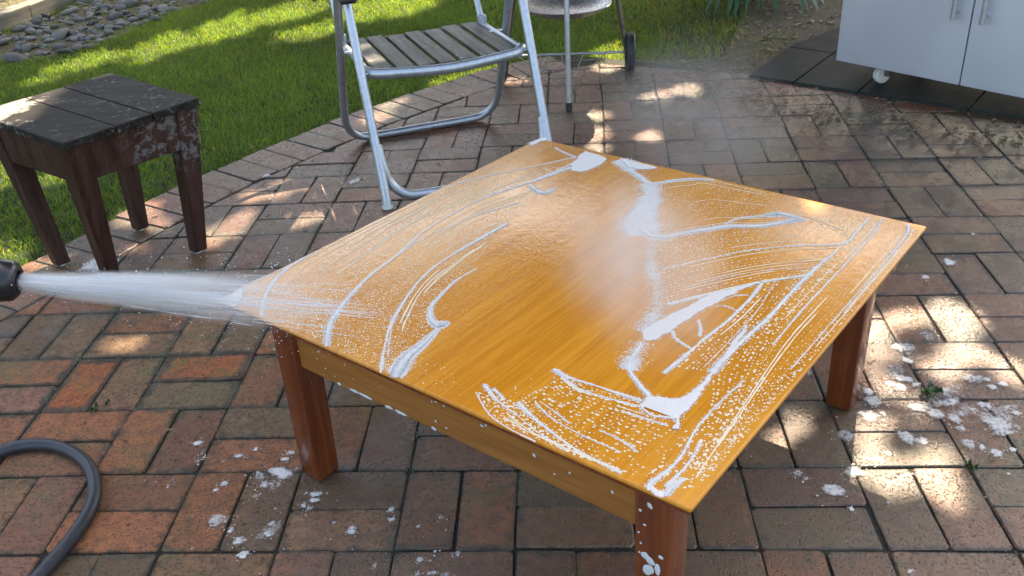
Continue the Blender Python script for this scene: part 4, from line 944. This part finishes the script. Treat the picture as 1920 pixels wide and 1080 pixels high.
tag(foam_root(mb.build('foam_drips', M['drip'], None, smooth=True)), 'foam drips on the front leg and apron of the coffee table', 'foam', kind='stuff')

# ------------------------------------------------------------------ small dark wooden stool
stool = root('wooden_stool', (-1.18, 2.69, 0)); tag(stool, 'small dark weathered wooden stool with peeling finish at the lawn edge', 'stool')
o2 = np.array([-1.18, 2.69]); SH = 0.47; ST = 0.022
ct = [np.array(p) - o2 for p in ((-1.525, 2.719), (-1.152, 2.42), (-0.873, 2.735), (-1.233, 3.044))]          # left, front, right, back
ft = [np.array(p) - o2 for p in ((-1.372, 2.647), (-1.187, 2.545), (-0.962, 2.682), (-1.197, 2.866))]
mid = sum(ct) / 4
for k in range(3):                               # three planks
    a0, a1 = (0, 0.364, 0.634)[k], (0.356, 0.626, 1.0)[k]
    e = lambda t, s: (ct[0] * (1 - t) + ct[3] * t) * (1 - s) + (ct[1] * (1 - t) + ct[2] * t) * s
    q = [e(a0, 0), e(a0, 1), e(a1, 1), e(a1, 0)]; dz = rng.normal(0, 0.0008)
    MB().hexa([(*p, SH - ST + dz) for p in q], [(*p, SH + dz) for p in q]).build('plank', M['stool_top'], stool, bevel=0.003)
tpv = [mid + (c - mid) * 0.84 for c in ct]
for k in range(4):
    c, f_ = tpv[k], ft[k]; d1 = ct[(k + 1) % 4] - ct[k]; d1 /= np.linalg.norm(d1); d2 = ct[k - 1] - ct[k]; d2 /= np.linalg.norm(d2)
    def sq(p, h_): return [p - d1 * h_ - d2 * h_, p + d1 * h_ - d2 * h_, p + d1 * h_ + d2 * h_, p - d1 * h_ + d2 * h_]
    l_ = MB().hexa([(*p, 0.006) for p in sq(f_, 0.020)], [(*p, SH - ST) for p in sq(c + (d1 + d2) * 0.006, 0.034)]).build('leg', M['stool_body'], stool, bevel=0.003)
    MB().lathe([(0.012, 0.0), (0.012, 0.0065)], Matrix.Translation((f_[0], f_[1], 0)), 14).build('foot_glide', M['white'], l_)
for k in range(4):
    a, b = tpv[k], tpv[(k + 1) % 4]; d = (b - a) / np.linalg.norm(b - a); n = np.array([d[1], -d[0]]); p, q = a + d * 0.036 + n * 0.020, b - d * 0.036 + n * 0.020
    # the apron leans with the legs
    z0, z1 = SH - ST - 0.115, SH - ST - 0.001; sh = 0.115 / SH
    lean = lambda P_, k_: P_ + (ft[k_] - tpv[k_]) * sh
    pb, qb = lean(p, k) + d * 0.0, lean(q, (k + 1) % 4); w = n * 0.016
    MB().hexa([(*(pb - w), z0), (*(qb - w), z0), (*qb, z0), (*pb, z0)][::-1], [(*(p - w), z1), (*(q - w), z1), (*q, z1), (*p, z1)][::-1]).build('apron', M['stool_body'], stool, bevel=0.002)

# ------------------------------------------------------------------ folding aluminium chair
CA = math.radians(18); ch = root('folding_chair', (-0.395, 2.919, 0), CA); tag(ch, 'aluminium tube folding armchair with weathered grey slatted seat', 'chair')
W = 0.59; rt_ = 0.0155
for x in (0.0, W):
    lg = MB().tube([(x, 0.0, 0.012), (x, 0.266, 0.617)], rt_, 16).build('front_leg', M['alu'], ch, smooth='auto')
    MB().lathe([(0.0185, 0.0), (0.0185, 0.006), (0.0145, 0.014), (0.0135, 0.03)], Matrix.Translation((x, 0.002, 0)), 18).build('foot_cap', M['cap'], lg, smooth='auto')
fl = lambda z: 0.266 / 0.617 * z
pts = [(0.006, fl(0.19), 0.19), (0.012, fl(0.13), 0.125), (0.030, 0.045, 0.062), (0.075, 0.030, 0.024), (0.14, 0.024, 0.016), (W / 2, 0.022, 0.015), (W - 0.14, 0.024, 0.016), (W - 0.075, 0.030, 0.024), (W - 0.030, 0.045, 0.062), (W - 0.012, fl(0.13), 0.125), (W - 0.006, fl(0.19), 0.19)]
MB().tube(spline(pts, 0.012), rt_, 14).build('front_stretcher', M['alu'], ch, smooth='auto')
ry = lambda z: 0.648 - (0.648 - 0.37) * z / 0.617
x0, x1 = -0.012, W + 0.012
pts = [(x0, ry(0.617), 0.617), (x0, ry(0.4), 0.4), (x0, ry(0.17), 0.17), (x0 + 0.012, ry(0.07), 0.075), (x0 + 0.055, 0.645, 0.024), (x0 + 0.12, 0.65, 0.0135), (W / 2, 0.65, 0.013), (x1 - 0.12, 0.65, 0.0135), (x1 - 0.055, 0.645, 0.024), (x1 - 0.012, ry(0.07), 0.075), (x1, ry(0.17), 0.17), (x1, ry(0.4), 0.4), (x1, ry(0.617), 0.617)]
MB().tube(spline(pts, 0.014), 0.0150, 14).build('rear_leg_frame', M['alu'], ch, smooth='auto')
SZ0, SZ1 = 0.402, 0.384; sy0, sy1 = 0.175, 0.650
for x in (0.026, W - 0.026):
    rail = MB().tube([(x, sy0 + 0.02, SZ0), (x, sy1, SZ1)], 0.0125, 14).build('side_rail', M['alu'], ch, smooth='auto')
    MB().lathe([(0.0135, 0), (0.0135, 0.012), (0.010, 0.016)], Matrix.Translation((x, sy1, SZ1)) @ Matrix.Rotation(-math.pi / 2, 4, 'X'), 14).build('end_plug', M['cap'], rail, smooth='auto')
fr = spline([(0.022, sy0 + 0.035, SZ0), (0.045, sy0 + 0.004, SZ0 - 0.004), (0.10, sy0 - 0.012, SZ0 - 0.006), (W / 2, sy0 - 0.026, SZ0 - 0.014), (W - 0.10, sy0 - 0.012, SZ0 - 0.006), (W - 0.045, sy0 + 0.004, SZ0 - 0.004), (W - 0.022, sy0 + 0.035, SZ0)], 0.015)
MB().tube(fr, 0.0185, 16, flat=((0, 0, 1), (0.95, 0.9))).build('front_rail', M['alu'], ch, smooth='auto')
MB().tube(spline([(0.026, sy1 - 0.01, SZ1 - 0.002), (W / 2, sy1 + 0.004, SZ1 - 0.010), (W - 0.026, sy1 - 0.01, SZ1 - 0.002)], 0.03), 0.010, 12).build('rear_rail', M['alu_dull'], ch, smooth='auto')
ns = 7; sw = (W - 0.084) / ns
for k in range(ns):
    xa, xb = 0.042 + k * sw + 0.0065, 0.042 + (k + 1) * sw - 0.0065; xm = (xa + xb) / 2 - W / 2
    dip = -0.012 * (1 - (xm / (W / 2)) ** 2); yf = sy0 - 0.016 + 0.008 * (abs(xm) / (W / 2)) + 0.006; yr = sy1 + 0.004 + (0.012 if k % 2 else 0.0)
    MB().hexa([(xa, yf, SZ0 + dip + 0.004), (xb, yf, SZ0 + dip + 0.004), (xb, yr, SZ1 + dip + 0.004), (xa, yr, SZ1 + dip + 0.004)], [(xa, yf, SZ0 + dip + 0.016), (xb, yf, SZ0 + dip + 0.016), (xb, yr, SZ1 + dip + 0.016), (xa, yr, SZ1 + dip + 0.016)]).build('slat', M['slat'], ch, bevel=0.003)
for x in (0.026, W - 0.026):
    up = MB().tube(spline([(x, sy1 - 0.012, SZ1 + 0.012), (x, sy1 + 0.075, SZ1 + 0.16), (x, sy1 + 0.20, SZ1 + 0.50)], 0.04), 0.0125, 14).build('back_upright', M['alu'], ch, smooth='auto')
    MB().box((x, sy1 - 0.014, SZ1 + 0.016), (0.034, 0.022, 0.040)).build('hinge_bracket', M['alu'], up, bevel=0.003)
for k in range(3):
    MB().box((W / 2, sy1 + 0.125 + 0.036 * k, SZ1 + 0.28 + 0.085 * k), (W - 0.06, 0.014, 0.06), Matrix.Rotation(-0.38, 3, 'X')).build('back_slat', M['slat'], ch, bevel=0.003)
for x in (-0.004, W + 0.004):
    ar_ = MB(); P4 = [(x - 0.026, 0.205, 0.622), (x + 0.026, 0.205, 0.622), (x + 0.026, 0.52, 0.630), (x - 0.026, 0.52, 0.630)]
    ar_.hexa(P4, [(a, b, c + 0.020) for a, b, c in P4]); ar_.build('armrest', M['blackplastic'], ch, bevel=0.007)
for x in (0.013, W - 0.013):
    MB().tube([(x - 0.022, fl(SZ0 + 0.012) + 0.004, SZ0 - 0.002), (x + 0.022, fl(SZ0 + 0.012) + 0.004, SZ0 - 0.002)], 0.0055, 10).build('pivot_bolt', M['alu'], ch, smooth='auto')
    MB().tube([(x - 0.040, ry(0.40), 0.40), (x + 0.010, ry(0.40), 0.40)], 0.0045, 10).build('pivot_bolt', M['white'], ch, smooth='auto')

# leg tip of another chair at the left edge
g = root('chair_leg', (-1.243, 1.858, 0)); tag(g, 'silver tube furniture leg with white foot cap at the left edge, above the hose', 'chair leg')
MB().tube([(0, 0, 0.012), (-0.26, 0.03, 0.58)], 0.0115, 14).build('tube', M['alu'], g, smooth='auto')
MB().lathe([(0.0175, 0.0), (0.0185, 0.007), (0.0135, 0.018)], None, 18).build('foot_cap', M['white'], g, smooth='auto')

# ------------------------------------------------------------------ kettle barbecue behind the chair
gc = np.array([0.295, 4.09]); gl = root('kettle_barbecue', (gc[0], gc[1], 0)); tag(gl, 'silver kettle barbecue on tripod legs with two black wheels', 'barbecue')
def leg_line(f, ztop, shrink): f = np.array(f) - gc; return [(f[0], f[1], 0), (f[0] * shrink, f[1] * shrink, ztop)]
(fx0, fy0), (wx0, wy0), (wx1, wy1) = (0.274, 3.765), (0.585, 4.235), (0.020, 4.275)
def at(p, q, t): return tuple(np.array(p) * (1 - t) + np.array(q) * t)
lf = MB(); a, b = leg_line((fx0, fy0), 0.62, 0.80); lo = MB().tube([at(a, b, 0.045), b], 0.0108, 16).build('leg', M['alu'], gl, smooth='auto')
MB().tube([a, at(a, b, 0.05)], 0.0135, 14).build('foot', M['rubber'], lo, smooth='auto')
WR = 0.086
hubs = []
for f_ in ((wx0, wy0), (wx1, wy1)):
    f2 = np.array(f_) - gc; top = (f2[0] * 0.62, f2[1] * 0.62 + 0.0, 0.62); low = (f2[0] * 0.94, f2[1] * 0.94, WR)
    MB().tube([low, top], 0.0100, 14).build('leg', M['alu_dull'], gl, smooth='auto'); hubs.append(f2)
ax = Vector((*(hubs[0] - hubs[1]), 0)).normalized()
MB().tube([(hubs[1][0], hubs[1][1], WR), (hubs[0][0], hubs[0][1], WR)], 0.0058, 12).build('axle', M['alu'], gl, smooth='auto')
R_ = ax.to_track_quat('Z', 'Y').to_matrix().to_4x4()
for hpt in hubs:
    T4 = Matrix.Translation((hpt[0], hpt[1], WR)) @ R_
    ty = MB().lathe([(WR * 0.62, -0.019), (WR * 0.90, -0.020), (WR, -0.014), (WR, -0.005), (WR * 0.985, -0.003), (WR * 0.985, 0.003), (WR, 0.005), (WR, 0.014), (WR * 0.90, 0.020), (WR * 0.62, 0.019)], T4, 36, cap=False).build('wheel', M['rubber'], gl, smooth='auto')
    MB().lathe([(0.010, -0.020), (0.018, -0.012), (WR * 0.63, -0.013), (WR * 0.63, 0.013), (0.018, 0.012), (0.010, 0.020)], T4, 28).build('wheel_disc', M['blackplastic'], ty, smooth='auto')
# wire rack from the axle to the front leg
fr_ = np.array(at(a, b, 0.135)); ru = MB()
for k, t in enumerate((0.10, 0.28, 0.46, 0.64, 0.82)):
    p = np.array([*(hubs[1] * (1 - t) + hubs[0] * t), WR + 0.004]); s2 = np.array([0.0, 0.0, 0.0]); off = (t - 0.46) * 0.05
    MB().tube([p, (fr_[0] + off, fr_[1] + 0.02 + 0.03 * abs(t - 0.46), WR + 0.002)], 0.0021, 8).build('rack_wire', M['alu_dull'], gl, smooth=True)
for s in (0.25, 0.5, 0.75):
    l_ = hubs[1] * (1 - s) + fr_[:2] * s; r_ = hubs[0] * (1 - s) + fr_[:2] * s; l2 = l_ * 0.88 + r_ * 0.12; r2 = l_ * 0.16 + r_ * 0.84
    MB().tube([(*l2, WR + 0.006), (*r2, WR + 0.006)], 0.0021, 8).build('rack_wire', M['alu_dull'], gl, smooth=True)
PZ = 0.300
prof = [(0.012, PZ), (0.06, PZ + 0.002), (0.12, PZ + 0.012), (0.165, PZ + 0.030), (0.186, PZ + 0.048), (0.190, PZ + 0.050), (0.187, PZ + 0.052), (0.163, PZ + 0.034), (0.12, PZ + 0.016), (0.06, PZ + 0.006), (0.012, PZ + 0.004)]
MB().lathe(prof, None, 48).build('ash_pan', M['pan'], gl, smooth='auto')
for k in range(3):
    th = math.radians((-92, 25, 147)[k]); MB().tube([(0.175 * math.cos(th), 0.175 * math.sin(th), PZ + 0.04), (0.235 * math.cos(th), 0.235 * math.sin(th), PZ + 0.055)], 0.004, 8).build('pan_bracket', M['alu'], gl, smooth=True)
bowl = [(0.03, 0.47), (0.12, 0.485), (0.20, 0.53), (0.255, 0.60), (0.28, 0.69), (0.285, 0.70), (0.28, 0.71), (0.26, 0.80), (0.19, 0.89), (0.08, 0.93), (0.02, 0.935)]
bo = MB().lathe(bowl, None, 40).build('kettle', M['blackplastic'], gl, smooth='auto')

# ------------------------------------------------------------------ steel cabinet on castors, dark mat
mp = [np.array(p) for p in ((1.075, 4.045), (1.62, 3.628), (1.945, 3.372), (2.9, 2.64), (3.55, 3.6), (1.86, 4.86), (1.56, 4.60), (1.395, 4.475))]
sl = root('slate_floor', (0, 0, 0)); tag(sl, 'dark slate slabs laid under the steel cabinet', 'slate slabs')
fd = (mp[3] - mp[0]) / np.linalg.norm(mp[3] - mp[0]); cut = [-0.1, 0.20, 0.47, 0.90, 1.35, 1.80, 2.6]
for k in range(len(cut) - 1):
    for r0_, r1_ in ((-0.05, 0.46), (0.465, 1.4)):
        nn_ = np.array([-fd[1], fd[0]]); q = clip(list(mp), [(mp[0] + fd * (cut[k] + 0.003), fd), (mp[0] + fd * (cut[k + 1] - 0.003), -fd), (mp[0] + nn_ * r0_, nn_), (mp[0] + nn_ * r1_, -nn_)])
        if len(q) < 3 or area(q) < 0.003: continue
        dz = 0.008 + 0.003 * rng.random(); nq = len(q)
        MB().add([(*p, -0.012) for p in q] + [(*p, dz) for p in q], [tuple(range(nq - 1, -1, -1)), tuple(nq + i_ for i_ in range(nq))] + [(i_, (i_ + 1) % nq, nq + (i_ + 1) % nq, nq + i_) for i_ in range(nq)]).build('slab', M['mat'], sl, bevel=0.003)
cb = root('steel_cabinet', (1.391, 3.897, 0.010), math.atan2(-0.7543, 0.6565)); tag(cb, 'stainless steel outdoor kitchen cabinet with two doors on castors', 'cabinet')
MB().box((0.52, 0.285, 0.490), (1.036, 0.53, 0.78)).build('body', M['steel'], cb, bevel=0.003)
for x0_, x1_, hx in ((0.0, 0.5175, 0.466), (0.5225, 1.04, 0.574)):
    dr_ = MB().box(((x0_ + x1_) / 2, 0.010, 0.485), (x1_ - x0_, 0.020, 0.79)).build('door', M['steel'], cb, bevel=0.0025)
    hd = MB().tube([(hx, -0.032, 0.335), (hx, -0.032, 0.76)], 0.0098, 16)
    for z in (0.36, 0.735): hd.tube([(hx, -0.032, z), (hx, 0.001, z)], 0.005, 10)
    hd.build('handle', M['alu'], dr_, smooth='auto')
MB().box((0.52, 0.27, 0.90), (1.08, 0.60, 0.03)).build('worktop', M['steel'], cb, bevel=0.004)
for x, y in ((0.155, 0.105), (0.91, 0.105), (0.155, 0.47), (0.91, 0.47)):
    w_ = MB().lathe([(0.012, -0.016), (0.028, -0.016), (0.034, -0.011), (0.034, 0.011), (0.028, 0.016), (0.012, 0.016)], Matrix.Translation((x, y, 0.034)) @ Matrix.Rotation(math.radians(62), 4, 'Z') @ Matrix.Rotation(math.pi / 2, 4, 'X'), 24).build('castor', M['white'], cb, smooth='auto')
    fk = MB(); fk.box((x + 0.018, y + 0.012, 0.062), (0.036, 0.040, 0.060)); fk.build('castor_fork', M['alu_dull'], w_, bevel=0.003)

# ------------------------------------------------------------------ broad-leaved plant at the bed, weeds in the joints
pt = root('broad_leaved_plant', (1.47, 5.52, -0.02)); tag(pt, 'green broad-leaved plant with drooping leaf tips behind the lawn', 'plant')
def leaf_mesh(L0, Wd, rise, droop, n=9):
    mb = MB(); V = []
    for i in range(n):
        t = i / (n - 1); r = L0 * t; z = rise * math.sin(math.pi * min(1, t * 0.62)) * 1.0 - droop * t ** 3; w = Wd * math.sin(math.pi * (0.06 + 0.94 * t) ** 0.75) * (1 if t < 0.97 else 0.15)
        for s, dz in ((-1, 0.012), (0, 0), (1, 0.012)): V.append((r, s * w / 2, z + dz * (w / Wd)))
    F = [(i * 3 + k, i * 3 + k + 1, (i + 1) * 3 + k + 1, (i + 1) * 3 + k) for i in range(n - 1) for k in range(2)]
    return mb.add(V, F)
lfm = []
for k in range(22):
    an = math.radians(rng.uniform(0, 360)) if k > 9 else math.radians(-165 + 15 * k + rng.normal(0, 4))
    o = leaf_mesh(rng.uniform(0.40, 0.52), rng.uniform(0.10, 0.135), rng.uniform(0.20, 0.30), rng.uniform(0.20, 0.28)).build('leaf', M['plant'], pt, smooth=True)
    o.rotation_euler = (0, 0, an)
for i, (x, y, n, s, lab) in enumerate(((0.923, 1.752, 9, 1.0, 'small bright green weed in the joint among foam blobs'), (0.909, 1.497, 6, 0.55, 'tiny weed in the joint below the foam blobs'),
                                       (-1.0, 1.885, 7, 0.5, 'tiny weed beside the orange dirt-edged brick'))):
    w = root('weed', (x, y, -0.004), rng.random() * 6); tag(w, lab, 'weed', 'weeds in the brick joints')
    for k in range(n):
        o = leaf_mesh(0.019 * s * rng.uniform(0.7, 1.2), 0.010 * s, 0.011 * s, 0.007 * s, 5).build('leaf', M['weed'], w, smooth=True)
        o.location = (rng.normal(0, 0.010 * s), rng.normal(0, 0.022 * s), 0.004); o.rotation_euler = (0, 0, rng.random() * 6.28)
# moss crumbs along the joints
mg = []
for k in range(9000):
    u, v = rng.uniform(-4, 13), rng.uniform(-4, 6)
    if k % 2: u = round(u)
    else: v = round(v)
    w = g2w(u, v); mg.append(w + rng.normal(0, 0.0034 if w[0] > -0.3 else 0.0065, 2))
mg = np.array(mg); mx, my = mg[:, 0], mg[:, 1]; k = (vnoise(mx, my, 3.2, 21) + 0.30 * np.clip((-mx - 0.2), 0, 0.6) > 0.54) & (mx > -1.7) & (my < 3.4)
mx, my = mx[k], my[k]; n = len(mx)
if n:
    sz = rng.uniform(0.0008, 0.0026, n); V = np.empty((n, 5, 3)); ro_ = rng.random(n) * 6.28
    for q in range(4): V[:, q, 0] = mx + sz * np.cos(ro_ + q * 1.57); V[:, q, 1] = my + sz * np.sin(ro_ + q * 1.57); V[:, q, 2] = -0.006
    V[:, 4, 0] = mx; V[:, 4, 1] = my; V[:, 4, 2] = sz * 0.35
    b = (np.arange(n) * 5)[:, None]
    tag(np_mesh('moss', V.reshape(-1, 3), np.concatenate([b + np.array([q, (q + 1) % 4, 4]) for q in range(4)]), M['moss']), 'crumbs of green moss in the brick joints', 'moss', kind='stuff')

# ------------------------------------------------------------------ hose, spray gun, jet, mist
hp_ = [(-1.45, 1.30, 0.0145), (-1.26, 1.52, 0.0145), (-1.191, 1.635, 0.0145), (-1.168, 1.70, 0.0145), (-1.137, 1.728, 0.0145), (-1.074, 1.735, 0.0145), (-1.005, 1.71, 0.0145), (-0.937, 1.650, 0.0145), (-0.897, 1.575, 0.0145), (-0.884, 1.502, 0.0145), (-0.894, 1.421, 0.0145), (-0.913, 1.349, 0.0145), (-0.935, 1.27, 0.0145), (-0.98, 1.05, 0.0145)]
tag(MB().tube(spline(hp_, 0.012), 0.0142, 16).build('garden_hose', M['hose'], None, smooth='auto'), 'thick dark grey hose curving in a loop over the dry bricks', 'hose')
NZ = Vector((-0.828, 1.44, 0.5845)); HIT = Vector((0.035, 1.474, 0.43)); AXD = (HIT - NZ).normalized()
sg_ = root('spray_gun', NZ); sg_.rotation_mode = 'QUATERNION'; sg_.rotation_quaternion = AXD.to_track_quat('X', 'Z'); tag(sg_, 'black pressure washer spray head at the left edge, blasting water', 'spray gun')
RX = Matrix.Rotation(math.pi / 2, 4, 'Y')
MB().lathe([(0.030, -0.075), (0.036, -0.062), (0.037, -0.030), (0.034, -0.008), (0.026, 0.0), (0.019, 0.001), (0.017, -0.006)], RX, 30).build('nozzle_head', M['blackplastic'], sg_, smooth='auto')
MB().lathe([(0.022, -0.30), (0.024, -0.20), (0.024, -0.10), (0.031, -0.074)], RX, 24).build('barrel', M['blackplastic'], sg_, smooth='auto')
MB().hexa([(-0.34, -0.014, -0.16), (-0.30, -0.014, -0.16), (-0.30, 0.014, -0.16), (-0.34, 0.014, -0.16)], [(-0.30, -0.016, 0.01), (-0.245, -0.016, 0.01), (-0.245, 0.016, 0.01), (-0.30, 0.016, 0.01)]).build('grip', M['blackplastic'], sg_, bevel=0.006)

def mat_spray(name, dens, build):
    m_ = bpy.data.materials.new(name); m_.use_nodes = True; n_ = m_.node_tree.nodes; n_.remove(n_['Principled BSDF']); t = NT.__new__(NT); t.m = m_; t.n = n_; t.l = m_.node_tree.links; t.out = n_['Material Output']
    pv = n_.new('ShaderNodeVolumePrincipled'); pv.inputs['Color'].default_value = (0.97, 0.985, 1.0, 1); pv.inputs['Anisotropy'].default_value = 0.2
    t.l.new(t.math('MULTIPLY', build(t), dens), pv.inputs['Density']); t.l.new(pv.outputs[0], t.out.inputs['Volume']); return m_
def jet_density(t):
    o = t.coord('Object'); x, y, z = t.sep(o)
    rad = t.math('ADD', 0.019, t.math('MULTIPLY', x, 0.10))
    q = t.math('DIVIDE', t.math('SQRT', t.math('ADD', t.math('MULTIPLY', y, y), t.math('MULTIPLY', z, z))), rad)
    edge = t.ramp(q, 0.45, 1.0, 1.0, 0.0); fall = t.math('POWER', t.ramp(x, 0.0, 0.62, 1.0, 0.0), 2.1)
    st_ = t.ramp(t.noise(t.mapping(o, (2.2, 85, 85)), 1.0, 3, 0.6), 0.34, 0.66, 0.08, 2.2)
    return t.math('MULTIPLY', t.math('MULTIPLY', edge, fall), st_)
jm = mat_spray('water_spray', 80.0, jet_density)
MB().lathe([(0.0185 + 0.10 * k / 10 * 0.62, 0.62 * k / 10) for k in range(11)], RX, 28).build('water_jet', jm, None, smooth=True)
jt = bpy.data.objects['water_jet']; jt.rotation_mode = 'QUATERNION'; jt.rotation_quaternion = sg_.rotation_quaternion; jt.location = NZ + AXD * 0.003
tag(jt, 'fan of white water spray shooting from the nozzle to the table corner', 'water jet', kind='stuff')
n = 2600; jx = 0.66 * rng.random(n) ** 0.8; jr = (0.016 + 0.12 * jx) * np.abs(rng.normal(0, 0.75, n)); ja = rng.random(n) * 6.283; mb = MB()
for x, r_, a_ in zip(jx, jr, ja):
    q = 0.0004 + 0.0010 * rng.random() ** 2; c_ = (x, r_ * math.cos(a_), r_ * math.sin(a_) - 0.03 * x * x)
    mb.add([(c_[0] + dx * q, c_[1] + dy * q, c_[2] + dz * q) for dx, dy, dz in ((1, 0, 0), (-1, 0, 0), (0, 1, 0), (0, -1, 0), (0, 0, 1), (0, 0, -1))], [(0, 2, 4), (2, 1, 4), (1, 3, 4), (3, 0, 4), (2, 0, 5), (1, 2, 5), (3, 1, 5), (0, 3, 5)])
for k in range(230):      # ligaments of water torn along the jet
    x0_ = 0.50 * rng.random() ** 1.3; ln_ = rng.uniform(0.03, 0.13); a_ = rng.random() * 6.283; f_ = min(abs(rng.normal(0, 0.45)), 0.85); q = rng.uniform(0.00035, 0.0009) * (1 - 0.6 * x0_)
    pt = lambda x: (x, (0.014 + 0.10 * x) * f_ * math.cos(a_), (0.014 + 0.10 * x) * f_ * math.sin(a_) - 0.02 * x * x)
    mb.tube([pt(x0_ + ln_ * t) for t in (0, 0.3, 0.7, 1)], [q * 0.3, q, q * 0.8, q * 0.2], 5)
wd_ = mb.build('water_droplets', M['drop'], None, smooth=True); wd_.rotation_mode = 'QUATERNION'; wd_.rotation_quaternion = jt.rotation_quaternion; wd_.location = NZ
tag(wd_, 'loose water droplets flying round the spray jet', 'droplets', kind='stuff')
def puff(name, loc, scale, dens, label, seed):
    def f(t):
        o = t.coord('Object'); r = t.vdist(o, (0, 0, 0)); n = t.noise(t.mapping(o, (1, 1, 1), (seed, 0, 0)), 1.9, 4, 0.6)
        return t.math('MULTIPLY', t.ramp(r, 0.25, 0.98, 1.0, 0.0), t.ramp(n, 0.25, 0.70))
    bm = bmesh.new(); bmesh.ops.create_icosphere(bm, subdivisions=3, radius=1.0); me = bpy.data.meshes.new(name); bm.to_mesh(me); bm.free(); me.materials.append(mat_spray(name + '_air', dens, f))
    o = bpy.data.objects.new(name, me); COL.objects.link(o); o.location = loc; o.scale = scale; tag(o, label, 'spray mist', kind='stuff'); return o
puff('spray_mist', (0.245, 1.62, 0.468), (0.20, 0.44, 0.085), 6.0, 'soft white spray mist bouncing off the washed middle of the table', 1.0)
puff('spray_mist', (0.62, 2.95, 0.26), (0.36, 0.50, 0.27), 1.0, 'thin grey spray mist drifting over the bricks behind the table', 5.0)
